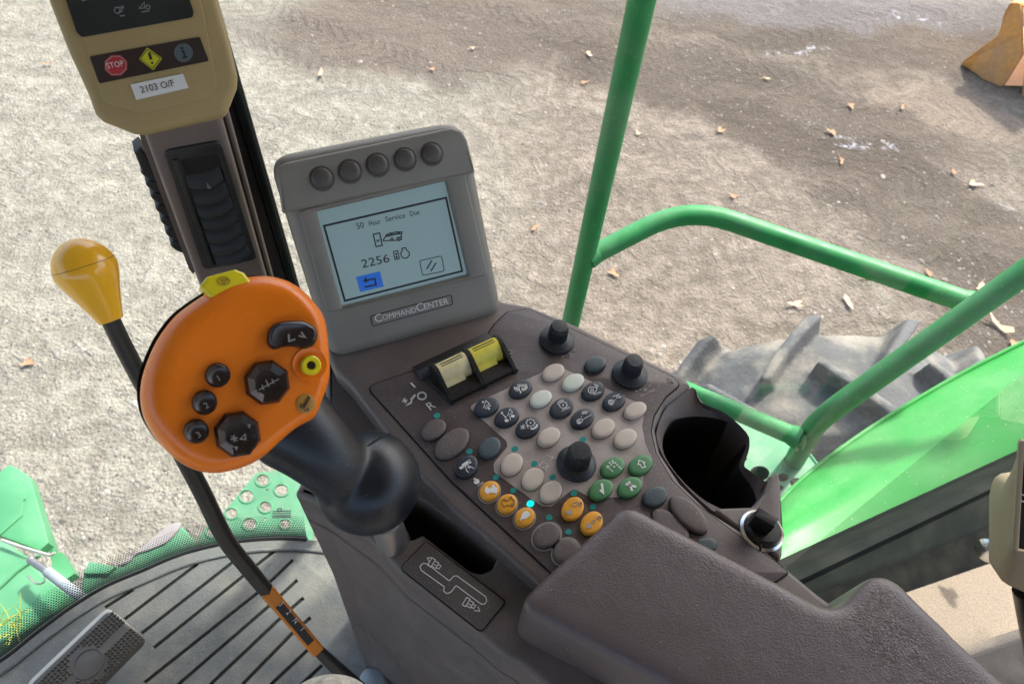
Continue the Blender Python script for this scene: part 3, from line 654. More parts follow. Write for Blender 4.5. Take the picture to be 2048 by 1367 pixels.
# ------------------------------------------------------------------ cab floor, mat, windshield
ZFL = 1.95
mfr = flat(ZFL)
edge_px = [(-260, 1450), (-120, 1385), (0, 1316), (70, 1262), (142, 1209), (210, 1168), (285, 1136), (340, 1112), (392, 1095), (463, 1080), (534, 1073), (598, 1073), (680, 1082)]
E_ = spl(edge_px, 5, False)
fl = mfr.pxs(E_); base = mfr.pxs([(1000, 1240), (1500, 1300), (2200, 1260), (2500, 2300), (-900, 2400), (-700, 1750)]); base_mat = mfr.pxs([(1100, 1500), (1100, 2400), (-900, 2400), (-700, 1750)])
prism('cab_floor', mfr, fl + base, -.09, -.012, M['blackm'], kind='structure')
fm = thing('floor_mat', 'grey rubber floor mat with long diagonal grooves on the cab floor', 'floor mat', onz(450, 1250, ZFL))
grooves = []
ZM = Z(0, 880, 2.807)
gl_ = [((590, 940), (750, 838)), ((700, 1005), (1112, 693)), ((795, 1085), (1340, 660)), ((865, 1165), (1555, 612), (1575, 622)), ((640, 1375), (1440, 735), (1640, 590)), ((812, 1360), (1480, 830), (1645, 672)), ((1000, 1372), (1540, 905), (1670, 785)), ((1180, 1372), (1590, 985), (1705, 885)), ((1360, 1372), (1650, 1075), (1745, 995)), ((1520, 1372), (1740, 1165)), ((1690, 1372), (1810, 1262)), ((350, 1150), (170, 1290), (20, 1200)), ((170, 1290), (80, 1372)), ((350, 1150), (450, 1085))]
matouter = inset(fl + base_mat, .004) if area(fl + base_mat) > 0 else [p for p in inset(list(reversed(fl + base_mat)), .004)]
prism('mat_base', mfr, matouter, -.010, -.003, M['matg'], fm)
# grooves are real gaps: thin slots cut through the top layer
slots = []
for g in gl_:
    q_ = mfr.pxs([ZM(*p) for p in g]); hw = .0029; A = []; B = []
    for i, p in enumerate(q_):
        d_ = (q_[min(i + 1, len(q_) - 1)] - q_[max(i - 1, 0)]).normalized(); nn_ = Vector((-d_.y, d_.x)); A.append(p + nn_ * hw); B.append(p - nn_ * hw)
    slots.append(A + B[::-1])
# drop touching pieces: keep those that are separate
slots = [s for i, s in enumerate(slots) if i not in (4, 11, 12, 13)]
prism('mat_top', mfr, matouter, -.0028, .002, M['mat'], fm, holes=slots, hbev=.0006, bev=.001, seg=2, bottom=False)
rimE = [mfr.w(mfr.px(p[0] + 8, p[1] + 26, .003), .003) for p in E_]
tube('mat_ridge', rimE, .0035, M['mat'], fm, n=8)

ws = thing('windshield', 'curved front window with a black dotted border along its lower edge', 'windshield', onz(285, 1136, ZFL))
B0 = [mfr.w(p, .0) for p in fl[2:-4]]
def outw(p): return (Vector((p.x, p.y, 0)) - Vector((-.1, -.3, 0))).normalized()
ext = [B0[0] + (B0[0] - B0[1]) * 12] + B0
G = [[p + outw(p) * (.0 + .10 * t) + Vector((0, 0, .005 + 1.5 * t)) for p in ext] for t in (0, .1, .3, .6, 1)]
loft('glass_pane', G, M['glass'], ws, closed=False)
bm = bmesh.new(); uvl = bm.loops.layers.uv.new('UVMap')
a = [p + Vector((0, 0, .006)) - outw(p) * .002 for p in B0]; b = [p + outw(p) * .028 + Vector((0, 0, .030)) for p in B0]; L_ = [0]
for p0_, p1_ in zip(a, a[1:]): L_.append(L_[-1] + (p1_ - p0_).length)
va, vb = ring(bm, a), ring(bm, b); px_ = .0042
for i in range(len(a) - 1):
    f_ = bm.faces.new((va[i], va[i + 1], vb[i + 1], vb[i]))
    for l_, (u_, v_) in zip(f_.loops, ((L_[i], 0), (L_[i + 1], 0), (L_[i + 1], .044), (L_[i], .044))): l_[uvl].uv = (u_ / px_, v_ / px_ * 1.15)
me = bpy.data.meshes.new('frit'); bm.to_mesh(me); bm.free(); link('dotted_border', me, M['frit'], ws)
tube('lower_gasket', [p - outw(p) * .004 + Vector((0, 0, .001)) for p in B0], .004, M['black'], ws, n=8)

# ------------------------------------------------------------------ pedal
pd = thing('brake_pedal', 'black studded brake pedal with a round centre mark and pale steel edge', 'pedal', onz(180, 1290, 1.99))
ZP = Z(60, 1180, 7.3115)
c0 = atd(*ZP(1130, 225), 1.13); cu = onz(*ZP(1680, 700), 0)
pfm = flat(2.03)
e1_ = pfm.px(*ZP(1130, 235)); e2_ = pfm.px(*ZP(1680, 700)); e3_ = pfm.px(*ZP(60, 1250))
ux = (e2_ - e1_); uy = (e3_ - e1_); pedal_fr = Frame(pfm.w(e1_), (ux.x, ux.y, 0), (uy.x, uy.y, 0))
Wd = ux.length; Ln = uy.length * 1.12
# local axes in pedal: a along ux, b towards e3
pq = lambda a, b: Vector((e1_ + ux * a + uy * b * 1.12))
pout = [pq(0, 0), pq(1, 0), pq(1, 1), pq(0, 1)]
prism('pedal_plate', pfm, rnd([pq(-.03, .0), pq(.9, .01), pq(.9, .99), pq(-.03, 1.01)], .012), -.03, -.004, M['steel'], pd, bev=.002)
prism('pedal_pad', pfm, rnd([pq(.06, .02), pq(1, .0), pq(1, 1), pq(.06, .99)], .010), -.0135, .0, M['pedal'], pd, bev=.003)
bm = bmesh.new()
NA, NB = 13, 26
for i in range(NA):
    for j in range(NB):
        u_, v_ = (i + .5) / NA, (j + .5) / NB
        if u_ < .08: continue
        du, dv = (u_ - .53) * 1.0, (v_ - .5) * 2.0
        if math.hypot(du, dv) < .36 : continue
        if abs(u_ - .53) < .07 : continue
        c = pq(.06 + .94 * u_, v_); s_ = .0035
        vv = ring(bm, [pfm.w(c + Vector(q_) * s_, -.0005) for q_ in ((1, 0), (0, 1), (-1, 0), (0, -1))]); tpv = bm.verts.new(pfm.w(c, .0042))
        for k in range(4): bm.faces.new((vv[k], vv[(k + 1) % 4], tpv))
link('pedal_studs', fin(bm, 's', 20), M['pedal'], pd)
cc = pq(.56, .5)
lathe('centre_ring', pfm.w(cc, -.001), (0, 0, 1), [(.0215, 0), (.0215, .0022), (.019, .0022), (.0188, .0004), (.001, .0004)], M['pedal'], pd)

# ------------------------------------------------------------------ right window: glass, seal, sill, trim
swd = thing('side_window', 'side window pane set in a thick black rubber seal at lower right', 'window', atd(1800, 1060, .85))
s0, s1 = atd(1560, 1166, .80), atd(2120, 900, .98)
sdv = (s1 - s0).normalized(); up = Vector((0, 0, 1)); inn = sdv.cross(up).normalized()
if inn.dot(CAM - s0) < 0: inn = -inn
def strip(name, rowsA, m, par, th=.004, **kw):
    bm = bmesh.new(); rs = [ring(bm, r) for r in rowsA]
    for a, b in zip(rs, rs[1:]): bridge(bm, a, b, False)
    return link(name, fin(bm, name, 50), m, par, **kw)
def sill_pt(x, y, d0, d1): t = (x - 1560) / 560; return atd(x, y, d0 + (d1 - d0) * t)
SA = [sill_pt(1540, 1176, .80, .98), sill_pt(2160, 881, .80, .98)]
S1 = [sill_pt(1548, 1184, .79, .97), sill_pt(2160, 892, .79, .97)]
S2 = [sill_pt(1552, 1190, .80, .98), sill_pt(2160, 900, .80, .98)]
S3 = [sill_pt(1600, 1200, .80, .98), sill_pt(2160, 985, .80, .98)]
S4 = [sill_pt(1640, 1212, .79, .97), sill_pt(2160, 1020, .79, .97)]
S5 = [sill_pt(1690, 1226, .78, .96), sill_pt(2160, 1062, .78, .96)]
dn = Vector((0, 0, -1))
strip('window_seal', [[p - inn * .03 + dn * .05 for p in SA], [p - inn * .004 for p in SA], SA, S1, [a.lerp(b, .3) + dn * .006 for a, b in zip(S1, S2)], S2], M['seal'], swd)
strip('seal_face', [S2, [p + inn * .004 for p in S2], S3], M['seal'], swd)
strip('inner_ledge', [[p for p in S3], S4, [p + dn * .004 for p in S5]], M['ledge'], swd)
pL = Vector((-.30, .535, 0)); W1 = [(-.30, .535), (-.1, .60), (.15, .61), (.36, .56), (SA[0].x - .02, SA[0].y + .02)]
gp = [Vector((x, y, 1.96)) for x, y in W1[:-1]]
gpb = spl(gp, 5, False) + [SA[0] - inn * .006, SA[1] - inn * .006]
loft('glass_pane', [gpb, [Vector((p.x, p.y, 2.7)) for p in gpb], [Vector((p.x, p.y, 3.5)) for p in gpb]], M['glass'], swd, closed=False)
# carpet trim under the window
ct = thing('carpet_trim', 'beige carpet covered side trim lit by the sun below the black seal', 'trim', sill_pt(1950, 1230, .8, .8))
rows = []
for (ya, yb, da, db) in ((1228, 1064, .779, .959), (1250, 1088, .766, .943), (1295, 1135, .748, .918), (1340, 1180, .735, .895), (1372, 1215, .728, .878)):
    rows.append([sill_pt(1690 + (2160 - 1690) * t, ya + (yb - ya) * t, da, db) for t in [k / 20 for k in range(21)]])
for h_, q_ in ((.012, .010), (.035, .014), (.08, .010), (.2, .0), (.4, -.02)): rows.append([p + dn * h_ + inn * q_ for p in rows[4]])
strip('trim_fabric', rows, M['carpet'], ct)
# chrome knob
kb = thing('latch_knob', 'small shiny metal latch knob on the black ledge beside the tan holder', 'latch', atd(1975, 1100, .86))
kp = atd(1976, 1100, .84); lathe('knob_disc', kp, (CB * .6 - CR), [(.012, -.004), (.0145, -.001), (.0145, .0015), (.010, .004), (.001, .005)], M['chrome'], kb, n=32); tube('knob_neck', [kp - (CB * .6 - CR).normalized() * .014, kp], .006, M['metal'], kb, n=12)

# tan holder on the right edge
bx = thing('tan_holder', 'tan plastic holder box with a dark recess cut off by the right edge', 'holder', atd(2040, 1040, .62))
ZX = Z(1912, 860, 3.5946)
hf = Frame(atd(2040, 1040, .60), CR + CB * .50, CU + CR * .055)
ho = hf.pxs([ZX(*p) for p in ((455, 60), (1100, 220), (1100, 1010), (405, 885))])
hi = hf.pxs([ZX(*p) for p in ((495, 92), (1050, 240), (1050, 980), (452, 858))])
prism('holder_frame', hf, rnd(ho, .004), -.006, .0, M['boxtan'], bx, bev=.0012, holes=[hi])
prism('holder_screen', hf, inset(hi if area(hi) > 0 else hi[::-1], -.002), -.012, -.0065, M['blackm'], bx)
ribbons('white_tick', hf, [(False, hf.pxs([ZX(478, 465), ZX(515, 483)])), (False, hf.pxs([ZX(470, 512), ZX(515, 527)]))], .0011, -.0062, M['white'], bx)
mid_ = hf.pxs([ZX(*p) for p in ((340, 360), (1150, 300), (1150, 1250), (560, 1190), (390, 1120), (297, 1060), (300, 520))], -.04)
mid2 = hf.pxs([ZX(*p) for p in ((455, 62), (1100, 222), (1100, 1008), (800, 950), (600, 912), (405, 883), (420, 640))], -.006)
rs_ = resamp
r1_ = rnd(mid2, .002); r2_ = rnd(mid_, .012)
RA = rs_(mid2, 56); RB = rs_(rnd(mid_, .015), 56)
k0 = min(range(56), key=lambda k: (RB[k] - RA[0]).length); RB = RB[k0:] + RB[:k0]
loft('holder_shell', [[hf.w(p, -.006) for p in RA], [hf.w(a.lerp(b, .5), -.018) for a, b in zip(RA, RB)], [hf.w(p, -.04) for p in RB], [hf.w(p, -.085) for p in RB]], M['boxtan'], bx, capend=True)
tube('holder_stalk', [hf.w(hf.px(2075, 1180, -.06), -.06), hf.w(hf.px(2110, 1380, -.1), -.1)], .02, M['black'], bx)

# ------------------------------------------------------------------ console
ZT = 2.67
ct_ = flat(ZT); dk = flat(ZT - .022)
cs = thing('armrest_console', 'brown control console covered with oval buttons, dials and rocker switches', 'console', onz(1100, 950, 1.95))
# raised upper body
upo = [(655, 706), (668, 735), (700, 768), (758, 845), (835, 945), (905, 1018), (985, 1085), (1120, 1205), (1300, 1360), (1750, 1360), (1700, 1230), (1640, 1186), (1570, 1128), (1500, 1068), (1420, 1018), (1362, 962), (1322, 902), (1312, 855), (1330, 812), (1385, 768), (1372, 752), (1150, 645), (1060, 608), (1010, 600), (930, 560), (700, 600), (650, 660)]
urad = [8, 14, 20, 20, 20, 20, 20, 20, 0, 0, 20, 20, 20, 20, 20, 20, 20, 18, 12, 8, 14, 20, 18, 15, 10, 10, 10]
uo = ct_.pxs(rnd(upo, urad, 4))
prism('upper_body', ct_, uo, -.09, -.0015, M['console'], cs, bev=.0045, seg=4)
# membrane panel with its seam
pano = [(733, 772), (842, 735), (905, 730), (960, 690), (988, 648), (1015, 622), (1058, 617), (1140, 655), (1345, 752), (1362, 768), (1332, 792), (1308, 830), (1302, 862), (1312, 905), (1345, 960), (1395, 1008), (1480, 1072), (1560, 1128), (1578, 1145), (1540, 1170), (1250, 1250), (1110, 1150), (1095, 1137), (905, 963)]
prad = [12, 10, 4, 4, 10, 14, 14, 14, 14, 10, 14, 20, 20, 20, 20, 20, 20, 10, 6, 6, 10, 10, 10, 10]
pn = ct_.pxs(rnd(pano, prad, 5)); pn = pn if area(pn) > 0 else pn[::-1]
prism('panel_seam', ct_, inset(pn, -.0008), -.002, -.0011, M['groove'], cs)
prism('control_panel', ct_, inset(pn, .0003), -.002, 0, M['panel'], cs, bev=.0006)
fldp = [(936, 813), (1114, 731), (1280, 808), (1288, 826), (1284, 852), (1290, 885), (1306, 922), (1288, 948), (1284, 975), (1268, 993), (1183, 996), (1147, 977), (1101, 1013), (1083, 1012), (988, 944), (987, 926), (1015, 893), (1013, 882)]
prism('light_field', ct_, ct_.pxs(rnd(fldp, [9, 9, 10, 12, 20, 20, 10, 14, 10, 10, 8, 10, 8, 8, 10, 10, 9, 9], 5)), -.001, .0004, M['field'], cs)

TOPH = .0046
def button(cx, cy, a, b, ang, m, name='button', h=TOPH, halo=False, base=0.0003, **kw):
    P = ct_.pxs(ell(cx, cy, a, b, ang, 36), h); c = sum(P, Vector((0, 0))) / len(P); bm = bmesh.new()
    prof = [(1.06, base), (1.06, h * .62), (1.03, h * .84), (.95, h * .97), (.8, h * 1.04), (.45, h * 1.07)]
    rs = [ring(bm, [ct_.w(c + (p - c) * s, z) for p in P]) for s, z in prof]
    for r0, r1 in zip(rs, rs[1:]): bridge(bm, r0, r1)
    bm.faces.new(rs[-1])
    o = link(name, fin(bm, name, 50), m, cs, **kw)
    g0 = ct_.pxs(ell(cx + .6, cy + (h * 500), a * 1.10, b * 1.10, ang, 36), 0)
    G_ = [c + (p - c) * 1.10 for p in P]
    if halo: prism('ring_print', ct_, [c + (p - c) * 1.24 for p in P], 0, .0007, M['halo'], o)
    prism('button_gap', ct_, G_, 0, .0009 if halo else .0006, M['groove'], o)
    return o
def icon(btn, fn, strokes, m=None, width=.00048, polys=(), h=TOPH * 1.07, name='icon'):
    S_ = [(c, ct_.pxs([fn(*p) for p in pts], h)) for c, pts in strokes]; Pp = [ct_.pxs([fn(*p) for p in pl_], h) for pl_ in polys]
    return ribbons(name, ct_, S_, width, h + .0001, m or M['white'], btn, Pp)
def circ(x, y, r, n=16, ry=None): return [(x + r * math.cos(2 * math.pi * k / n), y + (ry or r) * math.sin(2 * math.pi * k / n)) for k in range(n)]
Z2, Z1, Z3, Z5, Z4 = Z(900, 720, 4.876), Z(760, 660, 4.557), Z(840, 900, 4.452), Z(1180, 880, 4.273), Z(640, 580, 2.279)
for x, y in ((1107, 742), (1271.5, 818)): button(x, y, 22, 14.5, 22, M['beige'])
for x, y in ((1207.5, 854), (1251.5, 874.5), (1098, 871.5)): button(x, y, 23, 16.5, 27, M['beige'])
for x, y in ((1024, 926), (1066, 955), (1102, 981.5)): button(x, y, 23, 18.5, 42, M['beige'])
for x, y in ((1147, 762), (1082, 795)): button(x, y, 22, 14.5, 22, M['mint'], label='pale mint oval button')
NV = dict(label='dark navy oval button with a white symbol')
b1 = button(1041.5, 775, 22.5, 15.5, 22, M['navy'], **NV)
icon(b1, Z2, [(False, [(625 + k * 12, 262), (630 + k * 12, 290)]) for k in range(5)] + [(False, [(660 + k * 14, 235), (668 + k * 14, 262)]) for k in range(7)] + [(False, [(700 + k * 10, 272), (705 + k * 10, 300)]) for k in range(4)] + [(False, [(640, 300), (675, 292), (688, 312)]), (False, [(680, 318), (692, 318), (690, 300)]), (False, [(735, 235), (742, 275), (756, 275)]), (False, [(728, 262), (744, 282), (754, 262)])], width=.00055)
b1 = button(973, 811, 24, 16.5, 22, M['navy'], **NV)
icon(b1, Z2, [(True, [(350, 395), (385, 425), (325, 465)]), (False, [(345, 475), (375, 455), (390, 440), (400, 445)]), (True, circ(322, 408, 7, 8)), (True, circ(380, 472, 8, 8))])
b1 = button(1187, 779, 22.5, 16, 24, M['navy'], **NV)
icon(b1, Z2, [(True, circ(1385, 295, 14)), (False, [(1395, 262), (1365, 262), (1350, 280), (1348, 305), (1372, 325), (1400, 325), (1425, 300), (1435, 270), (1395, 262)]), (False, [(1405, 232), (1425, 250)]), (False, [(1408, 248), (1440, 238)]), (False, [(1425, 262), (1450, 250)])])
writing('symbol_text', ct_, 'n/min', Z2(1408, 345), Z2(1475, 318), TOPH * 1.07, M['white'], b1)
b1 = button(1229, 799.5, 22.5, 16, 24, M['navy'], **NV)
icon(b1, Z2, [(True, circ(1570, 410, 11)), (False, [(1545, 395), (1550, 425), (1575, 435), (1595, 415), (1600, 395), (1575, 385), (1545, 395)]), (False, [(1585, 358), (1655, 330)]), (False, [(1610, 388), (1618, 384)])] + [(False, [(1622 + k * 13, 372), (1632 + k * 13, 345)]) for k in range(4)])
b1 = button(1124, 813, 23, 17, 28, M['navy'], **NV)
gear = [(1103 + (34 if k % 2 else 42) * math.cos(k * math.pi / 8), 437 + (28 if k % 2 else 35) * math.sin(k * math.pi / 8)) for k in range(16)]
icon(b1, Z2, [(True, gear), (True, circ(1103, 437, 5, 8)), (False, [(1048, 432), (1056, 408), (1080, 394), (1110, 390)])])
writing('symbol_text', ct_, 'n/min', Z2(1095, 502), Z2(1172, 468), TOPH * 1.07, M['white'], b1)
b1 = button(1014, 831.5, 24, 17, 24, M['navy'], **NV)
icon(b1, Z2, [(True, [(585, 475), (610, 510), (560, 540)]), (False, [(500, 510), (545, 560)]), (False, [(500, 528), (500, 508), (518, 508)]), (False, [(532, 560), (547, 562), (545, 545)]), (False, [(580, 545), (592, 585)])], polys=[circ(552, 588, 20, 10, 14), circ(612, 545, 20, 10, 14)])
b1 = button(1165.5, 834.5, 23, 17, 28, M['navy'], **NV)
icon(b1, Z2, [(True, circ(1260, 600, 10)), (False, [(1238, 585), (1240, 612), (1262, 620), (1285, 600), (1298, 578), (1270, 572), (1238, 585)]), (False, [(1308, 570), (1380, 530)]), (False, [(1278, 553), (1286, 548)])] + [(False, [(1285 + k * 14, 530 - k * 2), (1298 + k * 14, 495)]) for k in range(4)])
b1 = button(1056.5, 852, 24, 17.5, 28, M['navy'], **NV)
gear2 = [(785 + (36 if k % 2 else 46) * math.cos(k * math.pi / 8), 610 + (30 if k % 2 else 38) * math.sin(k * math.pi / 8)) for k in range(16)]
icon(b1, Z2, [(True, gear2), (True, circ(785, 610, 5, 8)), (False, [(685, 640), (735, 665)]), (False, [(730, 632), (690, 672)]), (False, [(712, 625), (712, 675)]), (False, [(745, 635), (765, 665)])])
icon(b1, Z2, [(False, [(785, 668), (815, 668), (842, 648), (848, 625)])], width=.0014)
b1 = button(933, 930, 24, 19, 42, M['navy'], **NV)
icon(b1, Z2, [(False, [(115, 1050), (190, 1000), (178, 975)]), (False, [(150, 1020), (160, 1075), (185, 1095)]), (False, [(165, 1020), (235, 1055)]), (False, [(180, 1030), (190, 1060)]), (False, [(175, 1050), (182, 1032), (200, 1045)])], polys=[[(112, 1018), (175, 975), (195, 968), (200, 985), (180, 998), (130, 1035)], [(88, 1045), (130, 1025), (140, 1045), (105, 1065)], [(180, 965), (210, 1000), (198, 1005), (170, 985)]])
for x, y, a, b, g in ((979.5, 893, 23, 18, 38), (1191.5, 725, 20.5, 14, 10), (1312, 990.5, 24, 18, 22), (1415, 1088, 20, 14, 0)):
    button(x, y, a, b, g, M['teal'], label='plain dark teal oval button')
BR = dict(label='plain brown oval button')
button(867.5, 856, 25, 17, 32, M['brownb'], **BR); button(904.5, 884, 38, 22, 38, M['brownb'], **BR)
button(1094.5, 1068, 27, 22, 40, M['brownb'], halo=True, label='brown oval button with a pale ring'); button(1133, 1099, 26, 22, 42, M['brownb'], halo=True, label='brown oval button with a pale ring')
button(1379, 1027, 46, 21, -45, M['brownb'], label='long brown oval button'); button(1342, 1050, 44, 20, -42, M['brownb'], h=.0025, label='long brown oval button half under the armrest')
GB = dict(label='green oval button with a white symbol')
b1 = button(1226, 932, 24, 17.5, 28, M['green'], **GB)
icon(b1, Z2, [(False, [(1590, 1090), (1535, 1035)]), (False, [(1530, 1058), (1530, 1030), (1560, 1035)])], polys=[[(x + dx, y + dy) for dx, dy in ((-8, -4), (8, -7), (10, 5), (-6, 8))] for x, y in ((1556, 1000), (1584, 982), (1610, 1000), (1572, 1018), (1600, 1038), (1628, 1020), (1590, 1000), (1648, 1040), (1662, 1055))])
b1 = button(1282, 927.5, 24, 17.5, 28, M['green'], **GB)
icon(b1, Z2, [(True, [(1842, 975), (1900, 995), (1885, 1000), (1905, 1040), (1872, 1050), (1850, 1012), (1832, 1020)])], width=.0008)
b1 = button(1202.5, 977, 24.5, 18, 30, M['green'], **GB)
icon(b1, Z2, [(False, [(1480, 1200), (1492, 1290), (1462, 1265)])], width=.0019)
b1 = button(1260.5, 972, 24, 18, 30, M['green'], **GB)
icon(b1, Z2, [(False, [(1712, 1205), (1815, 1235)]), (False, [(1745, 1180), (1775, 1275)])], width=.0018)
YB = dict(label='amber oval button with a white animal silhouette')
b1 = button(979.5, 979, 20, 17, 40, M['amber'], halo=True, **YB)
hare = [(575, 365), (582, 330), (600, 320), (612, 340), (635, 335), (645, 310), (660, 300), (668, 325), (685, 330), (690, 360), (680, 385), (650, 380), (625, 375), (600, 392)]
icon(b1, Z3, [], polys=[hare])
b1 = button(1014.5, 1005, 20, 17, 40, M['amber'], halo=True, label='amber oval button with a dark animal outline')
icon(b1, Z3, [(True, [(x + 153, y + 112) for x, y in hare]), (True, circ(820, 480, 7, 6))], m=M['inkdim'], width=.0006)
b1 = button(1050, 1032, 20, 17, 40, M['amber'], halo=True, **YB)
icon(b1, Z3, [], polys=[[(895, 628), (888, 612), (900, 600), (905, 570), (925, 545), (955, 540), (975, 555), (982, 575), (965, 590), (950, 605), (935, 610), (905, 615)]])
b1 = button(1146, 1015, 24, 19.5, 52, M['amber'], **YB)
icon(b1, Z3, [(False, [(1345, 485), (1380, 500), (1410, 480)]), (False, [(1360, 470), (1400, 460)]), (True, circ(1425, 475, 14, 10)), (False, [(1430, 500), (1445, 450)])], m=M['halo'], width=.0005, polys=[[(1295, 545), (1325, 540), (1335, 520), (1350, 530), (1355, 560), (1335, 575), (1310, 570)]])
b1 = button(1184, 1044, 24, 19.5, 52, M['amber'], **YB)
icon(b1, Z3, [(True, circ(1545, 635, 14, 10)), (True, circ(1600, 600, 16, 10)), (False, [(1575, 600), (1612, 590)])], m=M['halo'], width=.0005, polys=[[(1480, 690), (1488, 655), (1510, 645), (1528, 660), (1525, 685), (1500, 695)]])
def led(x, y, m, r_=6.8):
    P = ct_.pxs(ell(x, y, r_, r_ * .82, 20, 20)); return prism('indicator_light', ct_, P, 0, .0006, m, cs, label='lit teal indicator light' if m is M['ledlit'] else 'unlit teal indicator light')
for x, y in ((1029.6, 898), (1068.6, 927.5), (1105, 954), (1165.6, 879), (939, 903), (992, 954.4), (1026.5, 980.5), (1147.7, 986), (1185.5, 1013.4), (1098.3, 1034.8), (1136.5, 1063.3), (873.7, 831.2)): led(x, y, M['tealdot'])
led(1060.6, 1006.7, M['ledlit'], 7)

# printed marks on the panel
def pmark(strokes, w_=.0006, m=None, polys=(), fn=Z1): return ribbons('printed_mark', ct_, [(c, ct_.pxs([fn(*p) for p in pts], .0004)) for c, pts in strokes], w_, .0005, m or M['white'], cs, [ct_.pxs([fn(*p) for p in pl_], .0004) for pl_ in polys])
pmark([(False, [(282, 480), (322, 522)])], .0013)
pmark([(True, circ(382, 598, 38, 24, 32))], .0012)
writing('printed_letter', ct_, 'R', Z1(462, 732), Z1(512, 700), .0005, M['white'], cs, aspect=1.05)
pmark([(False, [(210, 625), (245, 660)]), (False, [(225, 615), (228, 672)]), (False, [(200, 650), (250, 635)]), (True, [(240, 685), (290, 640), (285, 665)]), (False, [(285, 640), (325, 590)]), (False, [(275, 632), (318, 585)])], .0006)
pmark([(True, [(1118, 205), (1160, 190), (1200, 185), (1205, 205), (1170, 225), (1150, 245)]), (True, circ(1160, 220, 12, 10)), (False, [(1120, 210), (1150, 245)])], .0005, M['halo'])
pmark([(False, [(1112, 232), (1128, 250), (1120, 275)])], .0013)
pmark([(False, [(1650, 245), (1690, 235)]), (False, [(1700, 225), (1712, 245)]), (True, [(1722, 210), (1755, 220), (1732, 240)]), (False, [(1765, 190), (1785, 175)])], .0005, M['halo'])
writing('printed_letters', ct_, 'HHC', Z1(1738, 262), Z1(1780, 240), .0005, M['halo'], cs)
pmark([(False, [(1800, 305), (1830, 300)]), (False, [(1850, 290), (1870, 280)]), (False, [(1880, 285), (1920, 300)]), (False, [(1900, 272), (1900, 312)]), (False, [(1880, 305), (1920, 278)]), (False, [(1930, 260), (1955, 235), (1950, 250)])], .0005, M['halo'], fn=Z2)
writing('printed_letters', ct_, 'DIAL-A-SPEED', Z2(1860, 360), Z2(2005, 295), .0005, M['halo'], cs)
pmark([(False, [(945, 930), (985, 955)]), (False, [(975, 945), (1010, 965)]), (False, [(1000, 930), (985, 975), (1015, 955)]), (True, [(870, 1030), (910, 990), (950, 1020), (930, 1060), (890, 1050)]), (False, [(905, 1040), (935, 1075), (945, 1060)]), (False, [(940, 1050), (970, 1030)])], .0005, M['white'], fn=Z2)
pmark([(False, [(480, 262), (495, 275)])], .0012, fn=Z3, polys=[[(478, 290), (480, 270), (475, 252), (492, 245), (500, 255), (520, 258), (530, 275), (522, 295), (500, 302)]])
writing('printed_letters', ct_, 'n/min', Z3(520, 325), Z3(568, 288), .0005, M['white'], cs)
pmark([(True, circ(1598, 410, 9, 8)), (False, [(1585, 400), (1612, 420)]), (False, [(1585, 420), (1612, 400)])], .0005, M['halo'], fn=Z4)

# dials
def dial(bx_, by_, tx, ty, skirt, topr, hgt, **kw):
    o_ = ct_.w(ct_.px(bx_, by_)); tp_ = ct_.w(ct_.px(tx, ty, hgt), hgt); ax = (tp_ - o_).normalized(); ax = (ax + up * 1.5).normalized()
    k_ = (o_ - CAM).length / F; rs_k = skirt * k_; rt = topr * k_
    d = lathe('dial', o_ - ax * .001, ax, [(rs_k, .001), (rs_k, .0035), (rs_k * .93, .0048), (rt * 1.36, .0062), (rt * 1.2, .007), (rt * 1.1, .007)], M['knob'], cs, n=48, **kw)
    lathe('dial_cap', o_ - ax * .001, ax, [(rt * 1.2, .006), (rt * 1.12, hgt - .003), (rt * 1.02, hgt - .0022), (rt * .98, hgt - .0005), (rt * .93, hgt + .0006), (rt * .5, hgt + .0009)], M['knob'], d, n=96, ridges=1, rdepth=.0006, rz=(.0062, hgt - .0028), smooth=20)
dial(1113, 681, 1121, 648, 35, 16.5, .0215, label='black dial nearest the monitor')
dial(1259, 749, 1270, 716, 35, 16.5, .0215, label='black dial on the right edge of the panel')
dial(1152, 928, 1162, 896, 39, 21, .023, label='large black dial on the light field')

# rocker switches
u0, u1, u2 = ct_.px(865.3, 748), ct_.px(988, 690), ct_.px(893, 812)
U = (u1 - u0); Vv = (u2 - u0); lu = U.length; U.normalize(); V2 = Vector((U.y, -U.x));
if V2.dot(Vv) < 0: V2 = -V2
lv = Vv.dot(V2); lean = Vv.dot(U)
rf = Frame(ct_.w(u0), (U.x, U.y, 0), (V2.x, V2.y, 0)); sgn = 1 if rf.n.z > 0 else -1
def rw(a, b, h): return ct_.w(u0 + U * a + V2 * b, h)
def extr(name, prof, a0, a1, m, par, smooth=40, **kw):
    bm = bmesh.new(); A = ring(bm, [rw(a0, b, h) for b, h in prof]); B = ring(bm, [rw(a1, b, h) for b, h in prof]); bridge(bm, A, B); bm.faces.new(A); bm.faces.new(B)
    return link(name, fin(bm, name, smooth), m, par, **kw)
sw = prism('switch_housing', ct_, [u0 + U * a + V2 * b for a, b in ((-.012, -.014), (lu + .001, -.014), (lu + .004, lv), (-.001, lv))], 0, .0025, M['black'], cs, bev=.001)
fin_prof = [(-.004, .0), (-.003, .010), (.002, .0165), (.008, .0175), (.014, .016), (lv, .005), (lv + .0015, .0)]
for a0, a1 in ((-.0016, .0012), (lu * .5 - .0018, lu * .5 + .0018), (lu - .0012, lu + .0018)): extr('divider', fin_prof, a0, a1, M['black'], sw)
extr('front_lip', [(lv * .62, .0), (lv * .62, .0045), (lv - .003, .0055), (lv, .0045), (lv, .0)], 0, lu, M['black'], sw)
rk = [(-.001, .002), (-.001, .0105), (.001, .0145), (.004, .0168), (.008, .0172), (.0115, .0155), (.0165, .0085), (.018, .002)]
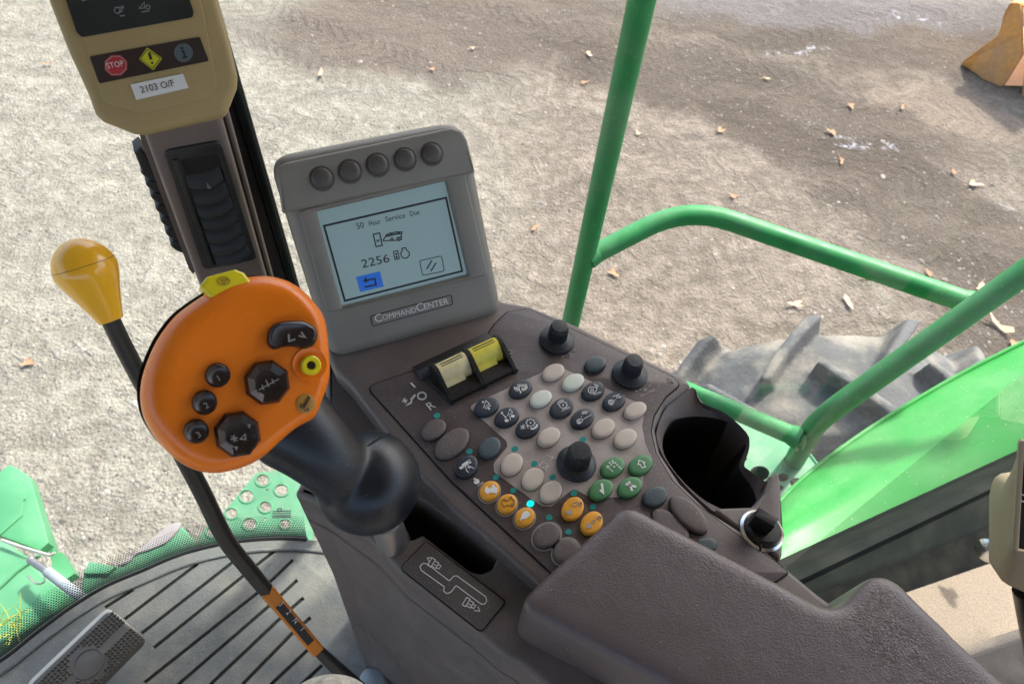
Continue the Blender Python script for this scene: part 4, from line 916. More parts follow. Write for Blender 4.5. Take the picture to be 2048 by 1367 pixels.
for a0, a1, m, lb in ((.0018, lu * .5 - .0024, 'cream', 'cream rocker switch'), (lu * .5 + .0024, lu - .0018, 'yelrock', 'yellow rocker switch')):
    o = extr('rocker_switch', rk, a0, a1, M[m], cs, label=lb)
    extr('switch_base', [(.006, .001), (.006, .013), (.014, .0105), (.021, .004), (.021, .001)], a0 + .0005, a0 + (a1 - a0) * .72, M[m], o)
    for q_ in (.0008, .0044, .0068):
        z_ = .0144 + (.0027 if q_ > .003 else 0); z_ = {.0008: .0146, .0044: .01735, .0068: .0175}[q_]
        extr('grip_line', [(q_, z_ - .001), (q_, z_), (q_ + .0006, z_), (q_ + .0006, z_ - .001)], a0 + .003, a1 - .003, M['ink'], o)
# pads behind the switches
for pts in (((329, 372), (598, 252), (650, 290), (480, 395), (380, 445)), ((605, 246), (830, 130), (915, 165), (660, 292))):
    prism('switch_surround', ct_, ct_.pxs([Z1(*p) for p in pts], .003), 0, .003, M['navy'], sw, bev=.0008)

# lower deck with the lever slot and the plate
deck = [(588, 985), (600, 962), (648, 900), (650, 700), (720, 700), (835, 925), (1000, 1080), (1130, 1190), (1300, 1380), (1150, 1420), (1040, 1330), (1008, 1312), (951, 1262), (802, 1148), (745, 1085), (640, 1010)]
slot = [(770, 1000), (800, 975), (850, 1003), (905, 1042), (983, 1092), (996, 1112), (984, 1138), (962, 1147), (940, 1141), (846, 1069), (822, 1080), (800, 1060)]
dks = dk.pxs(rnd(deck, [6, 10, 20, 10, 10, 10, 10, 10, 0, 0, 10, 12, 10, 10, 10, 10], 4)); slp = dk.pxs(rnd(slot, [8, 8, 8, 8, 14, 14, 14, 14, 14, 4, 8, 8], 4))
prism('lower_body', dk, dks, -.055, 0, M['console'], cs, bev=.006, holes=[slp], hbev=.0022, seg=4)
prism('slot_floor', dk, inset(slp if area(slp) > 0 else slp[::-1], -.004), -.075, -.05, M['blackm'], cs)
# skirt down to the floor, flaring a little
sk = [p for p in dks]
loft('side_skirt', [[dk.w(p, -.05) for p in sk], [dk.w(p, -.2) for p in sk], [dk.w(p * 1.0 + Vector((-.01, -.0)), -.45) for p in sk], [dk.w(p + Vector((-.02, 0)), -.72) for p in sk]], M['console'], cs)
dstrk = []
ZG = Z(740, 1020, 5.259)
plo = [(590, 325), (1428, 955), (1170, 1265), (322, 600)]
pr_ = dk.pxs(rnd([ZG(*p) for p in plo], 9), .002); pr_ = pr_ if area(pr_) > 0 else pr_[::-1]
prism('plate_seam', dk, inset(pr_, -.0009), -.001, .0005, M['groove'], cs)
spl_ = prism('shift_plate', dk, pr_, -.001, .002, M['plate'], cs, bev=.0008)
gate = [(600, 560), (835, 742), (880, 690), (915, 688), (1215, 905), (1230, 950), (1205, 985), (1170, 985), (905, 788), (855, 855), (810, 875), (770, 845), (785, 805), (540, 630), (525, 590), (555, 556)]
def tri(x, y, s, d): return [(x, y)]
def tract(ox, oy):
    return [(True, [(ox + 52, oy - 62), (ox + 88, oy - 42), (ox + 40, oy + 35), (ox + 5, oy + 15)]), (False, [(ox + 85, oy - 30), (ox + 125, oy - 5), (ox + 90, oy + 50), (ox + 50, oy + 25)]), (False, [(ox + 118, oy + 10), (ox + 148, oy + 22), (ox + 125, oy + 55), (ox + 98, oy + 40)]), (False, [(ox + 70, oy + 5), (ox + 100, oy + 20)])]
ribbons('gate_drawing', dk, [(True, dk.pxs(rnd([ZG(*p) for p in gate], 3.0, 3), .002))] + [(c, dk.pxs([ZG(*p) for p in pts], .002)) for c, pts in tract(600, 560) + tract(965, 975) + [(False, [(600, 500), (645, 495)]), (False, [(600, 500), (625, 540)]), (False, [(1155, 1060), (1095, 1050)]), (False, [(1155, 1060), (1135, 1010)])]], .0005, .0021, M['white'], spl_)
# metal stub beside the slot
lathe('lever_stub', dk.w(dk.px(786, 1080), -.003), (onz(765, 1030, ZT + .02) - dk.w(dk.px(788, 1092), 0)), [(.0125, -.003), (.0125, .002), (.0118, .006), (.0112, .03)], M['metal'], cs, n=32)

# cup holder
def cz(p, z): return onz(p[0], p[1], z)
cup_in = [(1333, 857), (1352, 838), (1395, 832), (1440, 838), (1466, 850), (1487, 868), (1492, 884), (1489, 903), (1478, 930), (1486, 950), (1500, 968), (1510, 990), (1513, 1010), (1497, 1020), (1467, 1024), (1416, 1004), (1368, 967), (1333, 920), (1325, 885)]
cup_out = [(1312, 850), (1335, 805), (1384, 770), (1400, 800), (1450, 822), (1494, 862), (1501, 884), (1498, 905), (1490, 930), (1500, 940), (1520, 955), (1540, 965), (1560, 960), (1566, 1110), (1500, 1070), (1420, 1020), (1362, 964), (1325, 915), (1311, 880)]
ZCU = ZT - .006
ci = spl([tuple(onz(*p, ZCU - .010)) for p in cup_in], 3); co_ = spl([tuple(onz(*p, ZCU)) for p in cup_out], 3)
ci = [Vector(p) for p in ci]; co_ = [Vector(p) for p in co_]
cen = sum(ci, Vector()) / len(ci)
cup = loft('cup_holder', [[p + Vector((0, 0, -.12)) for p in co_], [p + Vector((0, 0, -.004)) for p in co_], [p + (cen - p) * .03 for p in co_], [a.lerp(b, .75) + Vector((0, 0, .002)) for a, b in zip(co_, ci)], ci], M['console'], cs)
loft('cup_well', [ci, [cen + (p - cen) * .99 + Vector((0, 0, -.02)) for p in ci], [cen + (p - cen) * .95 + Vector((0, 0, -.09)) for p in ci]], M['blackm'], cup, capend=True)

# rotary key switch behind the cup holder
kq = flat(ZT - .004); ZK = Z5
prism('switch_base_plate', kq, rnd(kq.pxs([(1420, 1015), (1505, 1012), (1528, 985), (1540, 950), (1556, 940), (1563, 965), (1566, 1110), (1560, 1122)]), .004), -.09, 0, M['console'], cs, bev=.003)
ko = kq.w(kq.px(1522, 1062)); kax = Vector((.02, .03, 1)).normalized()
kw_ = lathe('key_switch', ko, kax, [(.0165, -.001), (.0165, .002), (.0145, .0035), (.0135, .003)], M['chrome'], cs, n=40, label='black ridged key switch in a bright bezel')
lathe('switch_dome', ko, kax, [(.013, .001), (.013, .006), (.011, .008), (.002, .0085)], M['black'], kw_)
g0, g1 = kq.px(*ZK(1432, 600), .024), kq.px(*ZK(1600, 700), .024); gd = (g1 - g0).normalized(); gn = Vector((-gd.y, gd.x)); gc = (g0 + g1) / 2
L2 = (g1 - g0).length / 2
prism('switch_grip', kq, rnd([gc - gd * L2 - gn * .005, gc + gd * L2 - gn * .005, gc + gd * L2 + gn * .004, gc - gd * L2 + gn * .004], .001), .006, .024, M['black'], kw_, bev=.001)
bm = bmesh.new()
for k in range(14):
    c = gc + gd * (-L2 * .88 + L2 * 1.76 * k / 13) - gn * .0052
    prism_bm(bm, kq, [c - gd * .0005 - gn * .0006, c + gd * .0005 - gn * .0006, c + gd * .0005 + gn * .0006, c - gd * .0005 + gn * .0006], .009, .0225)
link('grip_ridges', fin(bm, 'g'), M['black'], kw_)
prism('switch_pointer', kq, [gc + gd * (L2 * .6), gc + gd * (L2 * 1.05) - gn * .012, gc + gd * (L2 * 1.2) - gn * .016, gc + gd * (L2 * .5) - gn * .012], .001, .006, M['black'], kw_, bev=.001)

# ------------------------------------------------------------------ armrest pad
ar = flat(ZT + .043)
arp = [(1252, 1008), (1520, 1147), (1672, 1232), (1745, 1145), (1790, 1160), (1880, 1250), (2300, 1640), (1900, 1900), (1600, 1560), (1340, 1375), (1030, 1212)]
aro = ar.pxs(rnd(arp, [24, 60, 60, 40, 40, 60, 30, 30, 60, 90, 24], 8), 0)
bm = bmesh.new(); aro = aro if area(aro) > 0 else aro[::-1]
prism_bm(bm, ar, inset(resamp(aro, 200), -.0008), -.072, .0045)
soften(link('armrest_pad', fin(bm, 'a', 80), M['leather'], label='padded dark brown grained armrest in the lower right foreground', category='armrest'), .0028, 42)
sb = thing('armrest_bracket', 'dark plastic bracket beneath the front of the padded armrest', 'bracket', onz(1100, 1330, 2.4))
prism('bracket_body', ar, inset(aro, .012), -.25, -.072, M['plate'], sb)

# ------------------------------------------------------------------ monitor
MU = Vector((math.sin(R(61)), math.cos(R(61)), 0)); hn = MU.cross(up); hn = hn if hn.dot(CAM - onz(800, 480, ZT)) > 0 else -hn
MN = hn * math.cos(R(36)) + up * math.sin(R(36)); MV = MN.cross(MU); MV = MV if MV.z > 0 else -MV
mf = Frame(onz(668, 712, ZT + .004), MU, MV)
mo = thing('display_monitor', 'grey taupe monitor with a lit blue green screen and five round buttons', 'monitor', onz(830, 680, ZT))
out = [(545, 330), (560, 316), (900, 247), (925, 252), (948, 290), (962, 345), (1005, 610), (995, 632), (690, 713), (664, 705), (610, 540)]
hs_ = mf.pxs([(543, 322), (905, 243), (930, 250), (953, 300), (1008, 625), (985, 640), (662, 722)], 0)
hs_ = mf.pxs([(540, 318), (933, 241), (1010, 634), (665, 722)], 0)
hs_ = rnd(hs_, [.018, .022, .018, .016], 10); hs_ = hs_ if area(hs_) > 0 else hs_[::-1]
ZMn = Z(520, 220, 2.6288)
rec = mf.pxs([ZMn(*p) for p in ((118, 570), (1155, 345), (1262, 1010), (1240, 1060), (370, 1275), (330, 1240))])
scr = mf.pxs([ZMn(*p) for p in ((298, 535), (978, 374), (1097, 868), (432, 1035))])
bm = bmesh.new(); prism_bm(bm, mf, hs_, -.034, .0, .010, [rnd(scr, .0015)], hbev=.0018, seg=4)
link('monitor_housing', fin(bm, 'm', 50), M['housing'], mo)
mid_s = inset(hs_, .006)
# raised upper bar holding the buttons
bar = mf.pxs([(566, 428), (553, 350), (556, 335), (572, 326), (905, 256), (925, 262), (936, 280), (952, 345)], .004)
bar_o = rnd(bar, [.001, .002, .004, .006, .006, .004, .004, .001], 5)
prism('button_bar', mf, bar_o, -.002, .0032, M['housing'], mo, bev=.0028, seg=4)
fr_o = rnd(mf.pxs([ZMn(*p) for p in ((200, 528), (1075, 318), (1200, 865), (350, 1068))]), .004); fr_i = rnd(mf.pxs([ZMn(*p) for p in ((290, 530), (986, 366), (1105, 872), (428, 1042))]), .002)
c_ = sum(fr_o, Vector((0, 0))) / len(fr_o)
loft('screen_surround', [[mf.w(p, -.0008) for p in fr_o], [mf.w(c_ + (p - c_) * .99, .0009) for p in fr_o], [mf.w(c_ + (p - c_) * .975, .0013) for p in fr_o], [mf.w(p.lerp(q_, .12), .0013) for p, q_ in zip(fr_i, fr_o)], [mf.w(p, .0006) for p in fr_i], [mf.w(p, -.0008) for p in fr_i]], M['housing'], mo)
prism('foot', mf, inset(hs_, .014), -.045, -.028, M['console'], mo, bev=.004)
for (x, y) in ((325, 361), (473, 324), (618, 290), (762, 261), (903, 232)):
    c = mf.px(*ZMn(x, y), .0032)
    o = lathe('round_button', mf.w(c, .0025), MN, [(.0096, -.001), (.0096, .0010), (.0088, .0012), (.0086, .0003), (.0083, .0003), (.0081, .0028), (.0074, .0040), (.004, .0046), (.0005, .0047)], M['hbtn'], mo, n=40, smooth=50)
scrn = prism('screen', mf, inset(scr if area(scr) > 0 else scr[::-1], -.0015), -.008, -.0045, M['lcd'], mo, label='blue green lit screen reading 50 Hour Service Due')
SH = -.0044
ZR = Z(620, 380, 4.882)
ribbons('screen_frame', mf, [(True, mf.pxs([ZR(*p) for p in ((138, 350), (1328, 75), (1486, 790), (340, 1080))], SH))], .0016, SH, M['ink'], scrn)
t_ = lambda b_, p, q_, asp=1.0, nm='screen_text': writing(nm, mf, b_, ZR(*p), ZR(*q_), SH, M['ink'], scrn, hpx=asp, fit=True)
t_('50', (462, 382), (530, 366), 11.5); t_('Hour', (580, 352), (692, 326), 10); t_('Service', (742, 310), (932, 268), 10); t_('Due', (980, 256), (1070, 236), 10)
t_('2256', (512, 760), (780, 698), 16)
def mm(strokes, w_, m=None, polys=(), h=SH): return ribbons('screen_symbol', mf, [(c, mf.pxs([ZR(*p) for p in pts], h)) for c, pts in strokes], w_, h, m or M['ink'], scrn, [mf.pxs([ZR(*p) for p in pl_], h) for pl_ in polys])
mm([(True, [(618, 432), (680, 418), (706, 540), (645, 552)])], .0009, polys=[[(640, 480), (660, 488), (688, 478), (668, 495), (690, 505), (665, 500), (645, 508), (655, 492)]])
mm([(True, [(815, 600), (855, 590), (873, 668), (830, 680)])], .0007, polys=[[(830, 615), (855, 612), (845, 635), (862, 660), (835, 665), (843, 638)]])
mm([(False, [(710, 495), (750, 432), (840, 408), (900, 408), (890, 440), (895, 480), (860, 490), (715, 495)]), (False, [(745, 455), (830, 432), (895, 425)]), (False, [(750, 445), (880, 415)]), (True, circ(800, 480, 12, 8)), (True, circ(868, 480, 14, 8)), (False, [(780, 410), (800, 440)]), (False, [(840, 470), (890, 455)])], .0008)
mm([(False, [(905, 590), (895, 570), (935, 562), (942, 585), (965, 600), (972, 630), (955, 655), (930, 667), (900, 655), (885, 625), (892, 602), (905, 590)])], .0008)
mm([(True, rnd([ZR(*p) for p in ((1070, 690), (1285, 642), (1312, 790), (1100, 832))], 2, 3))], .0006) if False else ribbons('screen_key', mf, [(True, rnd(mf.pxs([ZR(*p) for p in ((1070, 690), (1285, 642), (1312, 790), (1100, 832))], SH), .0015, 3))], .0006, SH, M['ink'], scrn)
mm([(False, [(1190, 685), (1140, 770)]), (False, [(1232, 708), (1180, 790)])], .0010)
prism('back_key', mf, mf.pxs([ZR(*p) for p in ((450, 848), (683, 792), (720, 940), (490, 995))], SH), SH - .001, SH + .0002, M['lcdblue'], scrn)
mm([(False, [(540, 885), (632, 862), (645, 925), (535, 945)])], .0012, h=SH + .0002, polys=[[(518, 885), (552, 845), (555, 905)]])
npf = rnd(mf.pxs([ZR(*p) for p in ((592, 1228), (1378, 1022), (1392, 1115), (615, 1325))]), .0015); npf = npf if area(npf) > 0 else npf[::-1]
o = prism('name_plate', mf, npf, -.001, .0003, M['housing'], mo)
ribbons('plate_line', mf, [(True, npf)], .0005, .0003, M['groove'], o)
for b_, p, q_, a_ in (('C', (640, 1292), (708, 1274), 1.0), ('OMMAND', (712, 1268), (1040, 1188), 1.0), ('C', (1046, 1186), (1112, 1168), 1.0), ('ENTER', (1118, 1164), (1352, 1106), 1.0)):
    writing('plate_text', mf, b_, ZR(*p), ZR(*q_), .0004, M['paper'], o, aspect=a_)

# ------------------------------------------------------------------ vent column
vcn = (hn * 0 + Vector((CAM.x, CAM.y, 0)) - Vector((atd(400, 420, .56).x, atd(400, 420, .56).y, 0))).normalized()
vcn = (vcn + XC * .0).normalized()
vf = Frame(atd(400, 420, .56), MU, up)
vc = thing('vent_column', 'brown upright cab column carrying a black louvred air vent', 'air vent column', Vector((vf.o.x, vf.o.y, 1.95)))
ZV = Z(260, 240, 4.272)
co4 = vf.pxs([(282, 250), (452, 205), (585, 560), (392, 560)])
def lineat(x0, y0, x1, y1, y): return x0 + (x1 - x0) * (y - y0) / (y1 - y0)
def vpx(x0, y0, x1, y1): return vf.px(x0, y0), vf.px(x1, y1)
la, lb_ = vpx(285, 262, 400, 575); ra, rb_ = vpx(447, 240, 541, 575)
ext_ = lambda a, b, t: a + (b - a) * t
cp = [ext_(la, lb_, -.12), ext_(ra, rb_, -.12), ext_(ra, rb_, 2.6), ext_(la, lb_, 2.6)]
prism('column_body', vf, cp, -.05, 0, M['taupe2'], vc, bev=.007, seg=5)
prism('column_lip', vf, [ext_(ra, rb_, -.12), ext_(ra, rb_, -.12) + Vector((.006, 0)), ext_(ra, rb_, 2.6) + Vector((.006, 0)), ext_(ra, rb_, 2.6)], -.04, -.012, M['taupe2'], vc, bev=.004)
bez = vf.pxs([ZV(*p) for p in ((282, 255), (770, 165), (1090, 1180), (620, 1270))])
prism('vent_bezel', vf, rnd(bez, .006), -.001, .0022, M['vent'], vc, bev=.0012, holes=[vf.pxs([ZV(*p) for p in ((440, 330), (740, 280), (1020, 1150), (700, 1225))])])
prism('vent_well', vf, vf.pxs([ZV(*p) for p in ((430, 325), (748, 275), (1030, 1160), (690, 1235))]), -.0005, .0004, M['blackm'], vc)
prism('vent_slider', vf, vf.pxs([ZV(*p) for p in ((365, 350), (410, 345), (720, 1240), (680, 1250))], .004), .002, .004, M['vent'], vc, bev=.001)
for k, (x, y) in enumerate(((640, 520), (690, 650), (730, 765), (770, 870), (805, 985), (845, 1090), (880, 1180))):
    a = vf.px(*ZV(x - 150, y + 25), .004); b = vf.px(*ZV(x + 150, y - 45), .004); d_ = (b - a).normalized(); nn_ = Vector((-d_.y, d_.x))
    bm = bmesh.new(); secs = []
    for t in [j / 10 for j in range(11)]:
        c = a.lerp(b, t) - nn_ * .0030 * math.sin(math.pi * t) ** .5; sagh = .0045 + .0025 * math.sin(math.pi * t) ** .6
        secs.append(ring(bm, [vf.w(c + nn_ * .0095, -.002), vf.w(c + nn_ * .004, sagh * .5), vf.w(c - nn_ * .002, sagh), vf.w(c - nn_ * .0035, sagh), vf.w(c - nn_ * .0035, sagh - .0012), vf.w(c + nn_ * .007, -.004)]))
    for s0_, s1_ in zip(secs, secs[1:]): bridge(bm, s0_, s1_)
    bm.faces.new(secs[0]); bm.faces.new(secs[-1]); link('louvre', fin(bm, 'l', 40), M['vent'], vc)
ribbons('vent_symbol', vf, [(False, vf.pxs([ZV(645, 485), ZV(650, 500)])), (False, vf.pxs([ZV(640, 510), ZV(660, 505)])), (False, vf.pxs([ZV(665, 515), ZV(675, 535)])), (True, vf.pxs([ZV(*p) for p in ((650, 520), (662, 518), (664, 530), (652, 532))]))], .0006, .0075, M['dimprint'], vc)
# second vent on the far side of the column
sv = thing('side_vent', 'dark ribbed air vent sticking out on the left side of the brown column', 'air vent', vf.w(vf.px(330, 420, -.03), -.03))
sv_in = vf.pxs([(262, 225), (292, 262), (392, 545), (384, 545), (288, 300)], -.035)
prism('vent_flange', vf, vf.pxs([(268, 230), (300, 262), (392, 540), (386, 548), (378, 538), (285, 290)], -.03), -.034, -.03, M['taupe2'], sv)
prism('vent_flap', vf, vf.pxs([ZV(*p) for p in ((35, 280), (90, 235), (160, 330), (220, 470), (105, 450))], -.045), -.06, -.045, M['vent'], sv, bev=.002)
for k in range(7):
    x, y = 170 + 46 * (k - .5) - 20, 490 + 108 * k - 30
    x, y = (165, 500, 1)[0] + 42 * k, 500 + 103 * k
    p = [ZV(x - 70, y - 50), ZV(x - 40, y - 10), ZV(x + 20, y + 20), ZV(x + 90, y + 30), ZV(x + 60, y - 60), ZV(x - 20, y - 80)]
    prism('louvre', vf, spl([Vector(q_) for q_ in vf.pxs(p, -.045)], 4), -.075, -.045, M['vent'], sv, bev=.002)

# ------------------------------------------------------------------ pillar beside it
pf_ = Frame(atd(510, 400, .66), MU, up)
cpil = thing('corner_pillar', 'black rubber edged cab corner pillar between vent column and monitor', 'pillar', Vector((pf_.o.x, pf_.o.y, 1.95)))
def pl4(a, b, c, d, h): return pf_.pxs([a, b, c, d], h)
A0, A1 = pf_.px(440, 120), pf_.px(610, 600); B0_, B1_ = pf_.px(476, 165), pf_.px(622, 560)
wA, wB = pf_.px(452, 200), pf_.px(490, 200)
def vbar(name, xa, xb, y, h0, h1, m, bev, par):
    a = pf_.px(xa, y); b = pf_.px(xb, y)
    prism(name, pf_, [Vector((a.x, -1.2)), Vector((b.x, -1.2)), Vector((b.x, .8)), Vector((a.x, .8))], h0, h1, m, par, bev=bev)
vbar('pillar_core', 470, 529, 400, -.03, -.004, M['black'], .003, cpil)
vbar('pillar_trim', 527, 546, 400, -.03, .003, M['seal'], .004, cpil)
vbar('pillar_edge', 546.5, 551, 400, -.03, -.006, M['metal'], .001, cpil)

# ------------------------------------------------------------------ warning display on the column
dfn = (CAM - atd(300, 110, .47)).normalized()
ZD = Z(0, 0, 2.4414)
# axes chosen so that the printed rows run level on the display
du_ = (XC * 1.0 + YC * .235)
df = Frame(atd(370, 240, .455), MU, MV)
dp = thing('warning_display', 'olive tan display housing with stop, caution and info lamps at the top left', 'display', df.w((0, 0), -.02))
dout = [ZD(*p) for p in ((150, -260), (240, 20), (330, 250), (390, 380), (430, 470), (462, 560), (500, 595), (650, 655), (690, 660), (1085, 570), (1105, 550), (1158, 420), (1160, 370), (1120, 200), (1062, 0), (990, -260))]
do = df.pxs(dout); do = rnd(do, .004, 4); do = do if area(do) > 0 else do[::-1]
prism('display_housing', df, do, -.035, 0, M['tan'], dp, bev=.005, seg=4)
fa = rnd(df.pxs([ZD(*p) for p in ((230, -260), (330, 20), (420, 240), (470, 420), (500, 500), (680, 560), (1020, 480), (1060, 420), (1000, 90), (920, -260))], .0012), .006)
prism('display_face', df, fa, -.001, .0007, M['tan'], dp, bev=.0007)
o = prism('lamp_panel', df, rnd(df.pxs([ZD(*p) for p in ((437, 277), (975, 180), (1020, 298), (485, 408))], .0016), .0012), .0005, .0016, M['brownpan'], dp)
oc = [(566 + 60 * math.cos(R(22.5 + 45 * k)), 320 + 55 * math.sin(R(22.5 + 45 * k))) for k in range(8)]
st = prism('stop_lamp', df, df.pxs([ZD(*p) for p in oc], .0022), .0015, .0022, M['red'], o, label='red octagonal STOP lamp')
writing('lamp_text', df, 'STOP', ZD(526, 336), ZD(608, 322), .0023, M['paper'], st, aspect=1.1)
oc2 = [(566 + 53 * math.cos(R(22.5 + 45 * k)), 320 + 48 * math.sin(R(22.5 + 45 * k))) for k in range(8)]
ribbons('lamp_outline', df, [(True, df.pxs([ZD(*p) for p in oc2], .0022))], .0004, .0022, M['halo'], st)
st = prism('caution_lamp', df, rnd(df.pxs([ZD(*p) for p in ((718, 232), (792, 285), (748, 344), (678, 290))], .0022), .0008), .0015, .0022, M['ylw'], o, label='yellow caution lamp with an exclamation mark')
ribbons('exclamation_mark', df, [(False, df.pxs([ZD(728, 258), ZD(738, 292)], .0022))], .0016, .0022, M['ink'], st, [df.pxs([ZD(*p) for p in circ(743, 308, 6, 10)], .0022)])
ribbons('lamp_outline', df, [(True, df.pxs([ZD(*p) for p in ((719, 242), (784, 286), (746, 335), (686, 290))], .0022))], .0004, .0022, M['ink'], st)
st = prism('info_lamp', df, df.pxs([ZD(*p) for p in circ(896, 258, 46, 28)], .0022), .0015, .0022, M['greylens'], o, label='grey round info lamp')
ribbons('info_mark', df, [(False, df.pxs([ZD(896, 250), ZD(904, 280)], .0022)), (False, df.pxs([ZD(886, 252), ZD(898, 249)], .0022)), (False, df.pxs([ZD(892, 284), ZD(914, 278)], .0022))], .0011, .0022, M['ink'], st, [df.pxs([ZD(*p) for p in circ(889, 236, 7, 10)], .0022)])
o = prism('upper_panel', df, rnd(df.pxs([ZD(*p) for p in ((240, -260), (325, 10), (375, 160), (400, 182), (940, 85), (945, 60), (920, -20), (840, -260))], .0018), .002), .0005, .0018, M['darkpan'], dp)
ribbons('panel_symbols', df, [(c, df.pxs([ZD(*p) for p in pts], .0018)) for c, pts in [(True, circ(572, 52, 14, 12)), (False, [(560, 38), (590, 36), (605, 30)]), (False, [(588, 44), (606, 38)]), (False, [(575, 70), (600, 50)]), (False, [(585, 80), (610, 76)]), (True, [(680, 42), (705, 12), (705, 40)]), (True, circ(722, 36, 10, 10)), (False, [(692, 60), (730, 54)]), (False, [(400, 5), (425, 0)])]], .0005, .0018, M['dimprint'], o)
o = prism('name_sticker', df, df.pxs([ZD(*p) for p in ((637, 413), (893, 360), (921, 430), (665, 488))], .0020), .0010, .0020, M['paper'], dp, label='white sticker reading 2103 O/F')
writing('sticker_text', df, '2103 O/F', ZD(692, 455), ZD(855, 420), .0021, M['ink'], o, aspect=1.05)

# ------------------------------------------------------------------ gear lever
gv = thing('gear_lever', 'long black gear lever with an amber knob and an orange 3 2 N 1 label', 'lever', onz(690, 1360, ZFL))
kt, kb2 = atd(148, 492, .50), atd(222, 640, .52); kax = (kt - kb2); kl = kax.length * 1.02; kd = kax.normalized()
k_ = .51 / F
prof = [(24 * k_, 0), (26 * k_, .003), (33 * k_, kl * .18), (43 * k_, kl * .36), (53 * k_, kl * .52), (58 * k_, kl * .63), (58.5 * k_, kl * .70), (55 * k_, kl * .80), (47 * k_, kl * .90), (35 * k_, kl * .98), (19 * k_, kl * 1.04), (3 * k_, kl * 1.06)]
sp_ = spl([Vector((a, b, 0)) for a, b in prof], 4, False)
o = lathe('knob', kb2, kd, [(v.x, v.y) for v in sp_], M['knoby'], gv, n=48, smooth=80)
rj = 58.2 * k_; lathe('knob_seam', kb2, kd, [(rj * .9, kl * .735), (rj * 1.0, kl * .735), (rj * 1.0, kl * .742), (rj * .9, kl * .742)], M['inkdim'], o, n=48)
rp = [(218, 633, .52), (262, 722, .545), (330, 845, .585), (400, 975, .63), (450, 1075, .67), (500, 1140, .70), (550, 1200, .73), (620, 1282, .775), (690, 1350, .82), (790, 1440, .90)]
R3 = [atd(*p) for p in rp]; rr = [q_ * p[2] / F for q_, p in zip((17.5, 17.5, 17.5, 17, 16.5, 15.5, 14, 11, 13.5, 15), rp)]
tube('lever_rod', R3, rr, M['rod'], gv, n=24, sub=5)
lq0, lq1 = atd(531, 1177, .718), atd(634, 1299, .782); ld = (lq1 - lq0).normalized(); toc = (CAM - (lq0 + lq1) / 2); toc = (toc - ld * toc.dot(ld)).normalized()
lfr = Frame((lq0 + lq1) / 2 + toc * .0072, ld, toc.cross(ld)); LL = (lq1 - lq0).length
Lr = [LL / 2, .0072]
prism('shift_label', lfr, rnd([(-Lr[0], -Lr[1]), (Lr[0], -Lr[1]), (Lr[0], Lr[1]), (-Lr[0], Lr[1])], .002), -.006, .0, M['labelo'], gv, bev=.0022)
o = prism('label_strip', lfr, [(-LL * .31, -.0042), (LL * .31, -.0042), (LL * .31, .0042), (-LL * .31, .0042)], -.0005, .0006, M['ink'], gv)
ZL = Z(500, 1140, 6.023)
for ch, x, y in (('3', 378, 398), ('2', 468, 498), ('N', 552, 600), ('1', 635, 700)):
    c = lfr.px(*ZL(x, y), .0008); me = text_mesh(ch); xs = [v.co.x for v in me.vertices]; ys = [v.co.y for v in me.vertices]; mx_, my_ = (min(xs) + max(xs)) / 2, (min(ys) + max(ys)) / 2; s_ = .0085
    # letters read across the strip, tops toward the left of the picture
    for v in me.vertices: v.co = lfr.w(c + Vector(((v.co.x - mx_) * s_ * 0 + (my_ - v.co.y) * -s_ * -1, 0)) + Vector((0, (v.co.x - mx_) * s_ * -1 * -1)), .0009) if False else lfr.w(c + Vector(((v.co.x - mx_) * s_, -(my_ - v.co.y) * s_ * -1 * -1)), .0009)
    link('label_letter', me, M['white'], o)

# ------------------------------------------------------------------ joystick
jn = (CAM - atd(470, 750, .36)).normalized()
jf = Frame(atd(470, 750, .375), CR - CB * .50, CU - CB * .02)
js = thing('drive_joystick', 'orange headed joystick with dark buttons on a black rubber neck and ball', 'joystick', onz(785, 1060, ZT - .022))
jo = [(280, 788), (285, 750), (301, 706), (320, 670), (347, 635), (375, 612), (408, 590), (450, 566), (505, 553), (540, 553), (572, 561), (600, 577), (623, 600), (640, 622), (650, 645), (656, 706), (658, 740), (654, 770), (641, 800), (634, 822), (624, 838), (604, 846), (585, 858), (560, 880), (530, 908), (502, 926), (469, 938), (440, 944), (413, 944), (385, 937), (360, 924), (335, 903), (313, 880), (293, 848), (283, 820)]
J = spl(jf.pxs([Vector(p) for p in jo], 0), 3); J = J if area(J) > 0 else J[::-1]
jc = jf.px(485, 765); jc2 = jf.px(520, 755)
J = resamp(J, 150); HT = .0150
tt = [math.pi / 2 * k / 10 for k in range(11)]
ds = [.013 * (1 - math.cos(t)) for t in tt] + [.0145]; hs4 = [HT * math.sin(t) for t in tt] + [HT]
I_ = insets(J, ds); I1 = insets(J, [d * .5 for d in ds])
bm = bmesh.new(); rs = [ring(bm, [jf.w(p, -.004) for p in J])]
for l_, l1, h_ in zip(I_, I1, hs4):
    o_ = []
    for p0, p, q_ in zip(J, l_, l1):
        k = max(0, min(1, .5 + .5 * ((jc.x - p0.x) / .04 * .7 + (p0.y - jc.y) / .05 * .45))); o_.append(jf.w(q_.lerp(p, k), h_))
    rs.append(ring(bm, o_))
for a, b in zip(rs, rs[1:]): bridge(bm, a, b)
cap(bm, [rs[-1]])
link('grip_head', fin(bm, 'j', 75), M['orange'], js)
bm = bmesh.new(); off = Vector((-.0022, .0012)); rs = [ring(bm, [jf.w(p + off, h_) for p in inset(J, d_)]) for d_, h_ in ((.022, -.022), (.012, -.021), (.004, -.014), (0.0006, -.0042))]
for a, b in zip(rs, rs[1:]): bridge(bm, a, b)
cap(bm, [rs[0]]); link('rear_shell', fin(bm, 'j', 75), M['shell'], js)
FT = HT
